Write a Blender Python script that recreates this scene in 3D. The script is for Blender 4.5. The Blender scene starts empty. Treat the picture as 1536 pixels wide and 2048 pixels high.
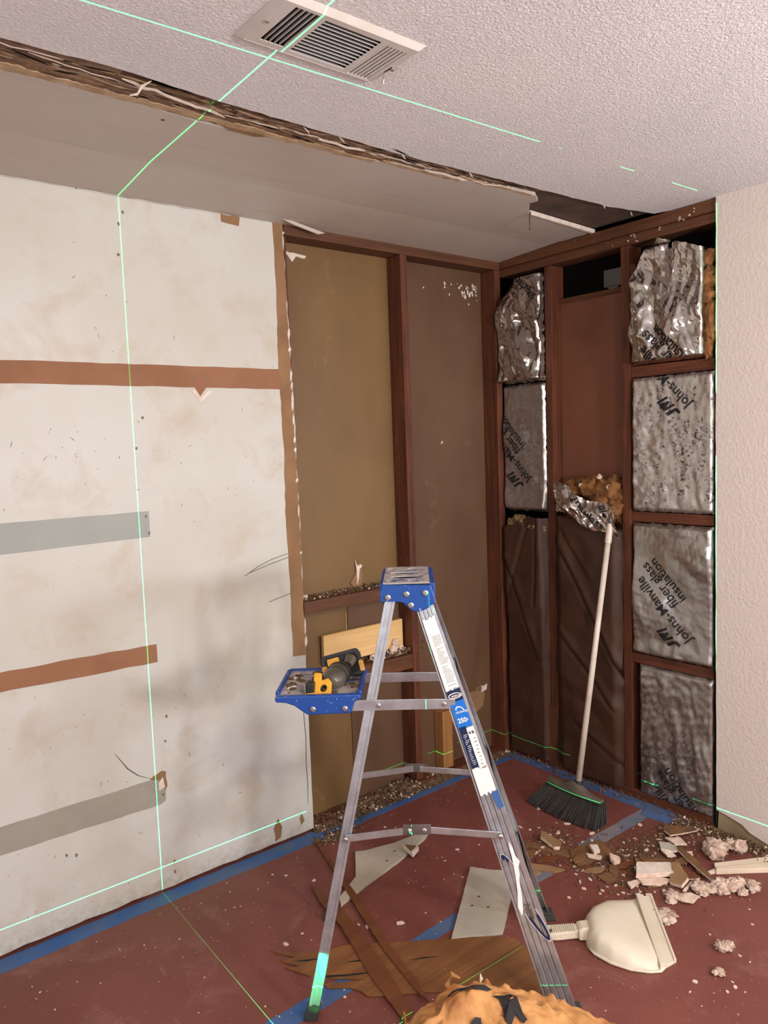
import bpy, bmesh, math, random
from mathutils import Vector, Matrix, noise
from mathutils.geometry import tessellate_polygon
SC = bpy.context.scene
COL = SC.collection
PI = math.pi
R = math.radians

# ------------------------------------------------------------------ camera
cam_d = bpy.data.cameras.new('camera')
cam = bpy.data.objects.new('camera', cam_d)
COL.objects.link(cam)
cam_d.sensor_fit = 'VERTICAL'
cam_d.sensor_height = 36.0
cam_d.lens = 1529.38 / 2048 * 36.0
cam_d.clip_start = 0.05
def aim(yaw, pitch, roll):
    f = Vector((math.sin(yaw)*math.cos(pitch), math.cos(yaw)*math.cos(pitch), math.sin(pitch)))
    r = Vector((math.cos(yaw), -math.sin(yaw), 0)); u = r.cross(f)
    r2 = r*math.cos(roll)+u*math.sin(roll); u2 = -r*math.sin(roll)+u*math.cos(roll)
    return Matrix(((r2.x, u2.x, -f.x), (r2.y, u2.y, -f.y), (r2.z, u2.z, -f.z)))
m4 = aim(R(38.6905), R(-5.0110), R(-2.0607)).to_4x4()
m4.translation = (-2.83626, -2.57865, 1.57653)
cam.matrix_world = m4
SC.camera = cam

# ------------------------------------------------------------------ world, lights, exposure
w = bpy.data.worlds.new('world'); SC.world = w; w.use_nodes = True
w.node_tree.nodes['Background'].inputs[0].default_value = (0.75, 0.85, 1.0, 1)
w.node_tree.nodes['Background'].inputs[1].default_value = 0.3
SC.view_settings.view_transform = 'Standard'
SC.view_settings.look = 'None'
SC.view_settings.gamma = 1.0
SC.view_settings.exposure = -0.06
SC.view_settings.use_curve_mapping = False
def area(name, loc, target, sx, sy, power, color, spread=180):
    d = bpy.data.lights.new(name, 'AREA'); d.shape = 'RECTANGLE'; d.size = sx; d.size_y = sy
    d.energy = power; d.color = color; d.spread = R(spread)
    o = bpy.data.objects.new(name, d); COL.objects.link(o); o.location = loc
    o.rotation_euler = (Vector(target)-Vector(loc)).to_track_quat('-Z', 'Y').to_euler()
    return o
# cool work lamp on the right, warm bulb lamp behind, added cool fill by the far left wall, added unseen ceiling fill
def point(name, loc, power, color, rad):
    d = bpy.data.lights.new(name, 'POINT'); d.energy = power; d.color = color; d.shadow_soft_size = rad
    o = bpy.data.objects.new(name, d); COL.objects.link(o); o.location = loc; return o
point('work_lamp_light', (-0.25, -3.2, 1.42), 60, (0.84, 0.92, 1.0), 0.09)
area('ceiling_lamp_light', (-2.19, -3.35, 2.36), (-1.9, -1.6, 0.0), 0.30, 0.30, 31, (1.0, 0.86, 0.68))
area('left_fill_light', (-4.72, -2.9, 1.5), (0, -2.4, 1.6), 1.5, 1.3, 40, (0.88, 0.92, 1.0))  # unseen cool fill added to brighten the room and ceiling

area('ceiling_fill_light', (-1.3, -4.3, 1.55), (-1.0, -2.6, 2.45), 0.4, 0.4, 78, (1.0, 0.93, 0.93))  # unseen upward fill added to lift the ceiling brightness

# the laser level: a point source throwing three thin fans of green light (two upright, one level)
def laser(loc, energy, half, rotz, planes, name, window=None):
    d = bpy.data.lights.new(name, 'POINT'); d.energy = energy; d.shadow_soft_size = 0.0
    d.color = (1, 1, 1); d.use_nodes = True
    nt = d.node_tree; n = nt.nodes; l = nt.links
    em = n.get('Emission') or n.new('ShaderNodeEmission')
    em.inputs['Color'].default_value = (0.015, 1.0, 0.27, 1)
    tc = n.new('ShaderNodeTexCoord'); sx = n.new('ShaderNodeSeparateXYZ')
    l.new(tc.outputs['Normal'], sx.inputs[0])
    prev = None
    for ax in planes:
        a = n.new('ShaderNodeMath'); a.operation = 'ABSOLUTE'; l.new(sx.outputs[ax], a.inputs[0])
        b = n.new('ShaderNodeMath'); b.operation = 'LESS_THAN'; l.new(a.outputs[0], b.inputs[0]); b.inputs[1].default_value = half
        if prev is None: prev = b
        else:
            mx = n.new('ShaderNodeMath'); mx.operation = 'MAXIMUM'
            l.new(prev.outputs[0], mx.inputs[0]); l.new(b.outputs[0], mx.inputs[1]); prev = mx
    if window:                                                    # a stray beam: only directions inside a small window around local +Y
        def test(ax, op, lim, prv):
            q = n.new('ShaderNodeMath'); q.operation = op; l.new(sx.outputs[ax], q.inputs[0]); q.inputs[1].default_value = lim
            if prv is None: return q
            k = n.new('ShaderNodeMath'); k.operation = 'MULTIPLY'; l.new(prv.outputs[0], k.inputs[0]); l.new(q.outputs[0], k.inputs[1]); return k
        prev = None
        for ax, lo, hi in window:
            prev = test(ax, 'GREATER_THAN', lo, prev); prev = test(ax, 'LESS_THAN', hi, prev)
    ml = n.new('ShaderNodeMath'); ml.operation = 'MULTIPLY'; l.new(prev.outputs[0], ml.inputs[0]); ml.inputs[1].default_value = 1.0
    l.new(ml.outputs[0], em.inputs['Strength'])
    o = bpy.data.objects.new(name, d); COL.objects.link(o); o.location = loc; o.rotation_euler = (0, 0, rotz)
    return o
laser((-1.886, -1.036, 0.094), 900, 0.0009, R(-1.75), ('X', 'Y', 'Z'), 'laser_level_light')
# its stray beam on the near ladder foot (the sign of the direction is towards the light in Cycles)
laser((-1.886, -1.036, 0.094), 2.8, 0, R(-36.4), (), 'laser_stray_light', (('X', -0.082, 0.082), ('Y', 0.5, 1.1), ('Z', -0.34, 0.42))).rotation_euler.y = R(12.5)

# ------------------------------------------------------------------ materials
def srgb(r, g, b):
    f = lambda c: (c/255/12.92) if c/255 <= 0.04045 else ((c/255+0.055)/1.055)**2.4
    return (f(r), f(g), f(b), 1)
class NT:
    def __init__(s, name):
        s.m = bpy.data.materials.new(name); s.m.use_nodes = True
        s.t = s.m.node_tree; s.n = s.t.nodes; s.l = s.t.links
        s.b = s.n['Principled BSDF']; s.tc = s.n.new('ShaderNodeTexCoord')
    def map(s, scale=(1, 1, 1), rot=(0, 0, 0)):
        k = s.n.new('ShaderNodeMapping'); k.inputs['Scale'].default_value = scale; k.inputs['Rotation'].default_value = rot
        s.l.new(s.tc.outputs['Object'], k.inputs[0]); return k.outputs[0]
    def noise(s, vec, scale, detail=4, rough=0.55, dist=0.0):
        k = s.n.new('ShaderNodeTexNoise'); k.inputs['Scale'].default_value = scale
        k.inputs['Detail'].default_value = detail; k.inputs['Roughness'].default_value = rough; k.inputs['Distortion'].default_value = dist
        s.l.new(vec, k.inputs['Vector']); return k.outputs[0]
    def vor(s, vec, scale, feature='F1'):
        k = s.n.new('ShaderNodeTexVoronoi'); k.feature = feature; k.inputs['Scale'].default_value = scale
        s.l.new(vec, k.inputs['Vector']); return k.outputs['Distance']
    def ramp(s, fac, stops):
        k = s.n.new('ShaderNodeValToRGB'); e = k.color_ramp.elements
        while len(e) < len(stops): e.new(0.5)
        for i, (p, c) in enumerate(stops): e[i].position = p; e[i].color = c if len(c) == 4 else (*c, 1)
        s.l.new(fac, k.inputs[0]); return k.outputs[0]
    def mix(s, fac, a, b, mode='MIX'):
        k = s.n.new('ShaderNodeMix'); k.data_type = 'RGBA'; k.blend_type = mode
        for v, i in ((fac, 0), (a, 6), (b, 7)):
            if isinstance(v, (int, float)): k.inputs[i].default_value = v
            elif isinstance(v, tuple): k.inputs[i].default_value = v
            else: s.l.new(v, k.inputs[i])
        return k.outputs[2]
    def mask(s, fac, lo, hi):
        return s.ramp(fac, [(lo, (0, 0, 0, 1)), (hi, (1, 1, 1, 1))])
    def math(s, op, a, b=0.5):
        k = s.n.new('ShaderNodeMath'); k.operation = op
        for v, i in ((a, 0), (b, 1)):
            if isinstance(v, (int, float)): k.inputs[i].default_value = v
            else: s.l.new(v, k.inputs[i])
        return k.outputs[0]
    def bump(s, h, strength, dist=0.01):
        k = s.n.new('ShaderNodeBump'); k.inputs['Strength'].default_value = strength; k.inputs['Distance'].default_value = dist
        s.l.new(h, k.inputs['Height']); s.l.new(k.outputs[0], s.b.inputs['Normal'])
    def fin(s, color=None, rough=0.6, metal=0.0, spec=0.5, trans=None):
        if color is not None:
            if isinstance(color, tuple): s.b.inputs['Base Color'].default_value = color
            else: s.l.new(color, s.b.inputs['Base Color'])
        if isinstance(rough, (int, float)): s.b.inputs['Roughness'].default_value = rough
        else: s.l.new(rough, s.b.inputs['Roughness'])
        if isinstance(metal, (int, float)): s.b.inputs['Metallic'].default_value = metal
        else: s.l.new(metal, s.b.inputs['Metallic'])
        s.b.inputs['Specular IOR Level'].default_value = spec
        return s.m
def simple(name, c, c2=None, scale=8, rough=0.6, metal=0.0, bump=0.0, bscale=60, spec=0.5, lo=0.35, hi=0.65):
    k = NT(name); v = k.map()
    col = c
    if c2: col = k.mix(k.mask(k.noise(v, scale, 5), lo, hi), c, c2)
    if bump: k.bump(k.noise(v, bscale, 4), bump, 0.004)
    return k.fin(col, rough, metal, spec)
def wood(name, dark, light, axis=2, rough=0.65, sc=14, bump=0.45):
    k = NT(name); s = [1, 1, 1]; s[axis] = 0.06
    v = k.map(tuple(s))
    g = k.noise(v, sc*3, 7, 0.7, 0.6); g2 = k.noise(k.map(), 3, 3)
    col = k.mix(k.mask(g, 0.3, 0.7), dark, light)
    col = k.mix(k.math('MULTIPLY', k.mask(g2, 0.4, 0.7), 0.5), col, dark)
    sp = k.mask(k.noise(k.map(), 120, 2), 0.735, 0.76)
    col = k.mix(k.math('MULTIPLY', sp, 0.6), col, (0.6, 0.52, 0.45, 1))
    k.bump(g, bump, 0.004)
    return k.fin(col, rough)
M = {}
STUD_D, STUD_L = srgb(58, 24, 9), srgb(118, 64, 35)
for a, nm in ((0, 'x'), (1, 'y'), (2, 'z')):
    M['stud_'+nm] = wood('stud_wood_'+nm, STUD_D, STUD_L, a)
    M['plate_'+nm] = wood('plate_wood_'+nm, srgb(70, 38, 18), srgb(112, 68, 37), a)
M['pine'] = wood('fresh_pine', srgb(206, 164, 104), srgb(232, 196, 136), 0, 0.6, 8)
M['pine_z'] = wood('new_stud_pine', srgb(136, 92, 48), srgb(170, 120, 70), 2, 0.6, 8)

def wall_paint():
    k = NT('old_white_wall_paint'); v = k.map()
    big = k.noise(v, 1.6, 4, 0.5); mid = k.noise(v, 5, 6, 0.65, 0.4); fine = k.noise(v, 40, 5, 0.7)
    c = k.mix(k.mask(big, 0.35, 0.65), srgb(192, 189, 178), srgb(202, 202, 197))
    c = k.mix(k.math('MULTIPLY', k.mask(mid, 0.52, 0.72), 0.6), c, srgb(182, 166, 142))
    c = k.mix(k.math('MULTIPLY', k.mask(k.noise(k.map((1, 1, 0.5)), 9, 6, 0.7), 0.6, 0.72), 0.25), c, srgb(168, 160, 140))
    c = k.mix(k.math('MULTIPLY', k.mask(k.noise(k.map((0.4, 1, 2.2)), 34, 6, 0.75), 0.64, 0.72), 0.3), c, srgb(150, 132, 100))
    # dirty foot of the wall where the skirting board was pulled off
    sx = k.n.new('ShaderNodeSeparateXYZ'); k.l.new(k.tc.outputs['Object'], sx.inputs[0])
    foot = k.ramp(sx.outputs['Z'], [(0.0, (1, 1, 1, 1)), (0.09, (0, 0, 0, 1))])
    c = k.mix(k.math('MULTIPLY', k.math('MULTIPLY', foot, k.mask(fine, 0.35, 0.6)), 0.7), c, srgb(150, 132, 106))
    k.bump(fine, 0.08, 0.003)
    return k.fin(c, 0.55)
M['wall'] = wall_paint()
def ceiling_paint():
    k = NT('textured_ceiling_paint'); v = k.map()
    n1 = k.noise(v, 120, 5, 0.6, 0.6); n2 = k.vor(v, 150); n3 = k.noise(v, 2.0, 3)
    h = k.math('ADD', k.mask(n1, 0.42, 0.66), k.math('MULTIPLY', n2, 0.35))
    k.bump(h, 0.58, 0.008)
    c = k.mix(k.mask(n3, 0.35, 0.65), srgb(228, 224, 224), srgb(236, 230, 228))
    return k.fin(c, 0.75)
M['ceiling'] = ceiling_paint()
def orange_peel():
    k = NT('orange_peel_wall_paint'); v = k.map()
    h = k.mask(k.noise(v, 75, 3, 0.5, 0.2), 0.42, 0.66)
    k.bump(h, 0.2, 0.004)
    return k.fin(srgb(216, 204, 196), 0.6)
M['orange_peel'] = orange_peel()
def smooth_board():
    k = NT('dirty_smooth_ceiling_board'); v = k.map()
    c = k.mix(k.mask(k.noise(v, 1.8, 4), 0.35, 0.65), srgb(192, 183, 173), srgb(184, 173, 160))
    c = k.mix(k.math('MULTIPLY', k.mask(k.noise(k.map((0.25, 3, 1)), 7, 5), 0.55, 0.75), 0.35), c, srgb(160, 148, 130))
    k.bump(k.noise(v, 30, 4), 0.05, 0.003)
    return k.fin(c, 0.6)
M['board'] = smooth_board()
def floor_paint():
    k = NT('dusty_red_floor_paint'); v = k.map()
    c = k.mix(k.mask(k.noise(v, 2.2, 4), 0.35, 0.65), srgb(110, 58, 49), srgb(122, 68, 60))
    c = k.mix(k.math('MULTIPLY', k.mask(k.noise(v, 5, 8, 0.7, 0.5), 0.55, 0.75), 0.45), c, srgb(158, 116, 108))
    c = k.mix(k.math('MULTIPLY', k.mask(k.noise(k.map((1, 1, 1)), 160, 3, 0.7), 0.66, 0.72), 0.55), c, srgb(196, 172, 160))
    c = k.mix(k.math('MULTIPLY', k.mask(k.noise(k.map((5, 0.7, 1), (0, 0, 0.6)), 7, 6, 0.7), 0.64, 0.72), 0.35), c, srgb(176, 140, 132))
    k.bump(k.noise(v, 25, 5), 0.06, 0.004)
    return k.fin(c, 0.62)
M['floor'] = floor_paint()
M['paper_brown'] = simple('bare_brown_drywall_paper', srgb(150, 106, 78), srgb(138, 95, 68), 5, 0.8, bump=0.1)
M['paper_tan'] = simple('bare_tan_drywall_paper', srgb(148, 114, 80), srgb(130, 98, 66), 7, 0.85, bump=0.15)
M['grey_paint'] = simple('old_grey_paint', srgb(158, 162, 156), srgb(150, 155, 150), 6, 0.6)
M['grey_paint_warm'] = simple('old_warm_grey_paint', srgb(156, 152, 140), srgb(146, 142, 130), 6, 0.6)
def backing(name, a, b, c3):
    k = NT(name); v = k.map()
    c = k.mix(k.mask(k.noise(k.map((1, 1, 0.5)), 3, 4), 0.35, 0.65), a, b)
    c = k.mix(k.math('MULTIPLY', k.mask(k.noise(v, 7, 5, 0.6, 1.2), 0.64, 0.74), 0.22), c, c3)
    return k.fin(c, 0.5)
M['olive'] = backing('olive_brown_board', srgb(122, 94, 56), srgb(108, 80, 46), srgb(166, 142, 108))
M['rosy'] = backing('rosy_brown_board', srgb(104, 76, 55), srgb(90, 64, 45), srgb(150, 122, 100))
M['brick_brown'] = backing('brick_brown_board', srgb(118, 74, 54), srgb(106, 64, 46), srgb(140, 96, 70))
M['dark'] = simple('dark_cavity', (0.006, 0.005, 0.005, 1), rough=0.95, spec=0.02)
M['white'] = simple('white_plaster', srgb(226, 214, 202), srgb(206, 190, 174), 30, 0.8, bump=0.2)
M['chip'] = simple('plaster_chip', srgb(224, 202, 186), srgb(200, 172, 152), 40, 0.8, bump=0.2)
M['sheath'] = simple('stained_sheathing', srgb(92, 72, 58), srgb(70, 54, 44), 9, 0.85, bump=0.4, bscale=30)
def torn_paper():
    k = NT('torn_brown_paper_layers')
    v = k.map((1.1, 6, 2)); n1 = k.noise(v, 9, 9, 0.78, 0.9)
    c = k.ramp(n1, [(0.34, srgb(40, 24, 14)), (0.43, srgb(104, 72, 48)), (0.56, srgb(146, 112, 82)), (0.72, srgb(178, 146, 112))])
    k.bump(n1, 0.9, 0.012)
    return k.fin(c, 0.85)
M['torn'] = torn_paper()
M['vent'] = simple('white_vent_enamel', srgb(212, 208, 204), srgb(200, 192, 184), 6, 0.35)
M['vent_dark'] = simple('vent_inside', srgb(30, 27, 24), rough=0.7)
def foil(name, dirt=0.0, tone=0.86, rough=0.2):
    k = NT(name); v = k.map()
    n1 = k.noise(k.map((1, 1.6, 0.5)), 22, 6, 0.65); n2 = k.noise(v, 70, 6, 0.75)
    d = k.math('MULTIPLY', k.mask(n1, 0.44, 0.56), k.mask(n2, 0.46, 0.56))
    d = k.math('MULTIPLY', d, dirt)
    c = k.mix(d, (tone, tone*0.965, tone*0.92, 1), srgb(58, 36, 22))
    r = k.mix(d, (rough, rough, rough, 1), (0.8, 0.8, 0.8, 1))
    mt = k.mix(d, (1, 1, 1, 1), (0, 0, 0, 1))
    k.bump(k.noise(k.map((1, 1.3, 0.8)), 60, 4, 0.6), 0.12, 0.004)
    return k.fin(c, r, mt)
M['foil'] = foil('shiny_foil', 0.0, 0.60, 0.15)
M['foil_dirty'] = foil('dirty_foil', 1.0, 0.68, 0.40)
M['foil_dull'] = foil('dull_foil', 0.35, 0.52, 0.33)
M['kraft'] = simple('dark_kraft_paper', srgb(68, 40, 24), srgb(54, 31, 18), 4, 0.6, bump=0.1)
M['fiber'] = simple('orange_fiberglass', srgb(146, 100, 54), srgb(100, 62, 30), 30, 0.95, bump=0.8, bscale=120)
M['fiber_pale'] = simple('pale_fiberglass', srgb(158, 134, 90), srgb(120, 94, 56), 30, 0.95, bump=0.8, bscale=120)
M['fluff'] = simple('grey_fluff', srgb(214, 192, 176), srgb(160, 130, 110), 40, 0.95, bump=0.8, bscale=90)
M['ink'] = simple('black_ink', (0.008, 0.007, 0.007, 1), rough=0.7)
M['alu'] = simple('ladder_aluminium', srgb(204, 208, 214), srgb(180, 182, 186), 25, 0.38, 0.85, bump=0.06, bscale=140)
M['alu_dark'] = simple('ladder_bracket', srgb(150, 150, 150), srgb(120, 118, 116), 25, 0.4, 0.9)
M['steel'] = simple('galvanised_rivet', srgb(190, 186, 178), rough=0.32, metal=0.9)
def blue_plastic():
    k = NT('blue_ladder_plastic'); v = k.map()
    c = k.mix(k.mask(k.noise(v, 70, 5, 0.7), 0.63, 0.68), srgb(22, 70, 148), srgb(196, 200, 208))
    return k.fin(c, 0.42)
M['blue'] = blue_plastic()
def dusty_blue():
    k = NT('dust_caked_blue_plastic'); v = k.map()
    c = k.mix(k.mask(k.noise(v, 26, 6, 0.7), 0.36, 0.5), srgb(34, 72, 136), srgb(176, 166, 160))
    k.bump(k.noise(k.map((3, 0.4, 1)), 160, 2), 0.5, 0.004)
    return k.fin(c, 0.8)
M['dusty'] = dusty_blue()
M['label_white'] = simple('white_label', srgb(232, 230, 226), rough=0.4)
M['label_blue'] = simple('bright_blue_label', srgb(20, 110, 200), rough=0.4)
M['label_navy'] = simple('navy_label', srgb(14, 34, 70), rough=0.4)
M['tape'] = simple('blue_masking_tape', srgb(52, 92, 150), srgb(78, 98, 132), 7, 0.75, bump=0.1)
M['tape_old'] = simple('dusty_blue_tape', srgb(96, 106, 124), srgb(128, 116, 114), 9, 0.8, bump=0.1)
M['rubber'] = simple('dark_rubber', srgb(38, 40, 38), srgb(60, 62, 56), 40, 0.8)
M['bristle'] = simple('charcoal_bristles', srgb(50, 48, 44), srgb(36, 34, 31), 40, 0.7)
M['broomgrey'] = simple('grey_broom_plastic', srgb(96, 86, 76), srgb(82, 72, 64), 10, 0.5)
M['broomwhite'] = simple('white_broom_handle', srgb(214, 202, 188), srgb(196, 182, 166), 12, 0.4)
M['tipblue'] = simple('blue_grey_tip', srgb(70, 92, 112), rough=0.4)
M['pan'] = simple('cream_dustpan_plastic', srgb(222, 212, 192), srgb(212, 200, 178), 5, 0.35)
M['yellow'] = simple('yellow_tool_plastic', srgb(232, 170, 52), srgb(206, 148, 52), 18, 0.45)
M['black'] = simple('black_tool_plastic', srgb(26, 25, 24), srgb(48, 44, 40), 16, 0.5)
M['smoke'] = simple('dusty_smoked_plastic', srgb(92, 86, 76), srgb(70, 64, 56), 14, 0.3)
M['ply'] = wood('splintered_plywood', srgb(98, 60, 30), srgb(140, 92, 50), 0, 0.7, 10, 0.5)
M['strip'] = wood('brown_wood_strip', srgb(92, 50, 24), srgb(118, 68, 36), 0, 0.6, 10)
M['scrap'] = simple('grey_white_scrap_face', srgb(184, 176, 160), srgb(170, 160, 142), 5, 0.7)
M['cardb'] = simple('brown_paper_scrap', srgb(122, 86, 52), srgb(92, 62, 36), 12, 0.85, bump=0.2)
M['trimw'] = simple('white_trim_paint', srgb(226, 210, 188), srgb(214, 196, 172), 8, 0.5)
def crumple_paper():
    k = NT('crumpled_kraft_paper'); v = k.map()
    c = k.mix(k.mask(k.noise(v, 9, 5, 0.6), 0.35, 0.65), srgb(206, 152, 92), srgb(150, 94, 46))
    k.bump(k.noise(v, 35, 4), 0.3, 0.006)
    return k.fin(c, 0.7)
M['crumple'] = crumple_paper()
M['dust'] = simple('grey_brown_rubble', srgb(122, 98, 74), srgb(82, 62, 44), 60, 0.9, spec=0.2)

# ------------------------------------------------------------------ mesh helpers
class MB:
    def __init__(s): s.v = []; s.f = []; s.mi = []
    def add(s, vs, fs, mi=0):
        o = len(s.v); s.v += [tuple(p) for p in vs]
        for f in fs: s.f.append(tuple(i+o for i in f)); s.mi.append(mi)
        return s
    def box(s, lo, hi, mi=0, mat=None):
        x0, y0, z0 = lo; x1, y1, z1 = hi
        vs = [(x0, y0, z0), (x1, y0, z0), (x1, y1, z0), (x0, y1, z0), (x0, y0, z1), (x1, y0, z1), (x1, y1, z1), (x0, y1, z1)]
        if mat: vs = [mat @ Vector(p) for p in vs]
        return s.add(vs, [(3, 2, 1, 0), (4, 5, 6, 7), (0, 1, 5, 4), (1, 2, 6, 5), (2, 3, 7, 6), (3, 0, 4, 7)], mi)
    def prism(s, loops, a, b, fn=None, mi=0):
        if not isinstance(loops[0][0], (list, tuple)): loops = [loops]
        fn = fn or (lambda u, v, w: (u, v, w))
        tri = tessellate_polygon([[Vector((p[0], p[1], 0)) for p in lp] for lp in loops])
        flat = [p for lp in loops for p in lp]; n = len(flat)
        va = [fn(p[0], p[1], a) for p in flat]; vb = [fn(p[0], p[1], b) for p in flat]
        fs = [tuple(t) for t in tri] + [tuple(i+n for i in reversed(t)) for t in tri]
        o = 0
        for lp in loops:
            k = len(lp)
            for i in range(k): j = (i+1) % k; fs.append((o+i, o+j, o+j+n, o+i+n))
            o += k
        return s.add(va+vb, fs, mi)
    def loft(s, rings, closed=True, caps=True, mi=0):
        k = len(rings[0]); vs = [p for r in rings for p in r]; fs = []
        for a in range(len(rings)-1):
            for i in range(k if closed else k-1):
                j = (i+1) % k; fs.append((a*k+i, a*k+j, (a+1)*k+j, (a+1)*k+i))
        if caps and closed:
            fs.append(tuple(range(k-1, -1, -1))); fs.append(tuple(range((len(rings)-1)*k, len(rings)*k)))
        return s.add(vs, fs, mi)
    def tube(s, pts, r, n=8, mi=0):
        pts = [Vector(p) for p in pts]; rings = []
        for i, p in enumerate(pts):
            t = (pts[min(i+1, len(pts)-1)]-pts[max(i-1, 0)]).normalized()
            a = t.orthogonal().normalized() if i == 0 else (a - t*a.dot(t)).normalized()
            b = t.cross(a); rr = r[i] if isinstance(r, (list, tuple)) else r
            rings.append([p+(a*math.cos(2*PI*k/n)+b*math.sin(2*PI*k/n))*rr for k in range(n)])
        return s.loft(rings, mi=mi)
    def disc(s, c, axis, r, h, n=12, mi=0):
        ax = Vector(axis).normalized(); c = Vector(c)
        return s.tube([c, c+ax*h*0.7, c+ax*h], [r, r, r*0.6], n, mi)
    def grid(s, nu, nv, fn, mi=0):
        vs = [fn(i/nu, j/nv) for j in range(nv+1) for i in range(nu+1)]
        fs = [(j*(nu+1)+i, j*(nu+1)+i+1, (j+1)*(nu+1)+i+1, (j+1)*(nu+1)+i) for j in range(nv) for i in range(nu)]
        return s.add(vs, fs, mi)
    def blob(s, c, rad, amp=0.25, freq=12, seed=0, nu=14, nv=10, mi=0):
        c = Vector(c); rings = []
        for j in range(1, nv):
            th = PI*j/nv; ring = []
            for i in range(nu):
                ph = 2*PI*i/nu
                d = Vector((math.sin(th)*math.cos(ph), math.sin(th)*math.sin(ph), math.cos(th)))
                k = 1+amp*noise.noise(d*2.2+Vector((seed*7.1, seed, 0)))*1.6+amp*0.7*noise.noise(d*6+Vector((seed, 3, seed)))
                ring.append(c+Vector((d.x*rad[0], d.y*rad[1], d.z*rad[2]))*k)
            rings.append(ring)
        return s.loft(rings, mi=mi)
    def build(s, name, mats, parent=None, smooth=False, bevel=0, kind=None, solid=0, local=False, recalc=True):
        me = bpy.data.meshes.new(name)
        vs = s.v
        if parent is not None and not local:
            inv = parent.matrix_basis.inverted() if not parent.parent else (parent.parent.matrix_basis @ parent.matrix_basis).inverted()
            vs = [tuple(inv @ Vector(p)) for p in vs]
        me.from_pydata(vs, [], s.f)
        if not isinstance(mats, (list, tuple)): mats = [mats]
        for m in mats: me.materials.append(m)
        for p, mi in zip(me.polygons, s.mi): p.material_index = mi
        if recalc:
            bm = bmesh.new(); bm.from_mesh(me); bmesh.ops.recalc_face_normals(bm, faces=bm.faces); bm.to_mesh(me); bm.free()
        if smooth: me.polygons.foreach_set('use_smooth', [True]*len(me.polygons))
        me.update()
        o = bpy.data.objects.new(name, me); COL.objects.link(o)
        if parent is not None: o.parent = parent
        if solid:
            md = o.modifiers.new('thickness', 'SOLIDIFY'); md.thickness = solid; md.offset = 0
        if bevel:
            md = o.modifiers.new('bevel', 'BEVEL'); md.width = bevel; md.segments = 2; md.limit_method = 'ANGLE'; md.angle_limit = R(40)
        if kind: o['kind'] = kind
        return o
def tag(o, label, cat=None, group=None, kind=None):
    o['label'] = label
    if cat: o['category'] = cat
    if group: o['group'] = group
    if kind: o['kind'] = kind
    return o
def thing(name, label, cat, loc=(0, 0, 0), rotz=0.0, group=None):
    o = bpy.data.objects.new(name, None); COL.objects.link(o); o.empty_display_size = 0.05
    o.location = loc; o.rotation_euler = (0, 0, rotz)
    o.matrix_basis = Matrix.Translation(loc) @ Matrix.Rotation(rotz, 4, 'Z')
    return tag(o, label, cat, group)
def ragged(pts, step, amp, seed=0, closed=False):
    rnd = random.Random(seed); out = []
    n = len(pts)
    for i in range(n if closed else n-1):
        a = Vector(pts[i][:2]); b = Vector(pts[(i+1) % n][:2]); L = (b-a).length; k = max(1, int(L/step))
        nrm = Vector((-(b-a).y, (b-a).x)).normalized() if L > 0 else Vector((0, 0))
        for j in range(k):
            p = a+(b-a)*(j/k)
            if j: p = p+nrm*rnd.uniform(-amp, amp)*(0.4+0.6*rnd.random())
            out.append((p.x, p.y))
    if not closed: out.append(tuple(pts[-1][:2]))
    return out
_tc = {}
def text_mesh(body, size=1.0, bold=0.0, cuts=2):
    key = (body, bold, cuts)
    if key not in _tc:
        cu = bpy.data.curves.new('lettering_curve', 'FONT'); cu.body = body; cu.size = 1.0; cu.offset = bold; cu.resolution_u = 4
        ob = bpy.data.objects.new('lettering_curve', cu); COL.objects.link(ob)
        dg = bpy.context.evaluated_depsgraph_get(); dg.update()
        me = bpy.data.meshes.new_from_object(ob.evaluated_get(dg))
        bpy.data.objects.remove(ob); bpy.data.curves.remove(cu)
        bm = bmesh.new(); bm.from_mesh(me); bmesh.ops.triangulate(bm, faces=bm.faces)
        bmesh.ops.remove_doubles(bm, verts=bm.verts, dist=1e-5)
        for _ in range(cuts):
            es = [e for e in bm.edges if e.calc_length() > 0.14]
            if es: bmesh.ops.subdivide_edges(bm, edges=es, cuts=1); bmesh.ops.triangulate(bm, faces=bm.faces)
        _tc[key] = ([(v.co.x, v.co.y) for v in bm.verts], None)
        bm.verts.index_update()
        _tc[key] = ([(v.co.x, v.co.y) for v in bm.verts], [tuple(v.index for v in f.verts) for f in bm.faces])
        bm.free(); bpy.data.meshes.remove(me)
    vs, fs = _tc[key]
    return [(x*size, y*size) for x, y in vs], fs
def text_width(body, size=1.0, bold=0.0): return max(x for x, y in text_mesh(body, size, bold)[0])
fy = lambda y0: (lambda u, v, w: (u, w, v))          # (x, z) outline pushed along y
WX = lambda u, v, w: (u, w, v)
WY = lambda u, v, w: (w, u, v)                        # (y, z) outline pushed along x

# ================================================================== SETTING
H = 2.44
# floor
fb = MB().box((-4.8, -5.2, -0.05), (0.11, 0.11, 0.0)).build('floor', M['floor']); fb['kind'] = 'structure'

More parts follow.
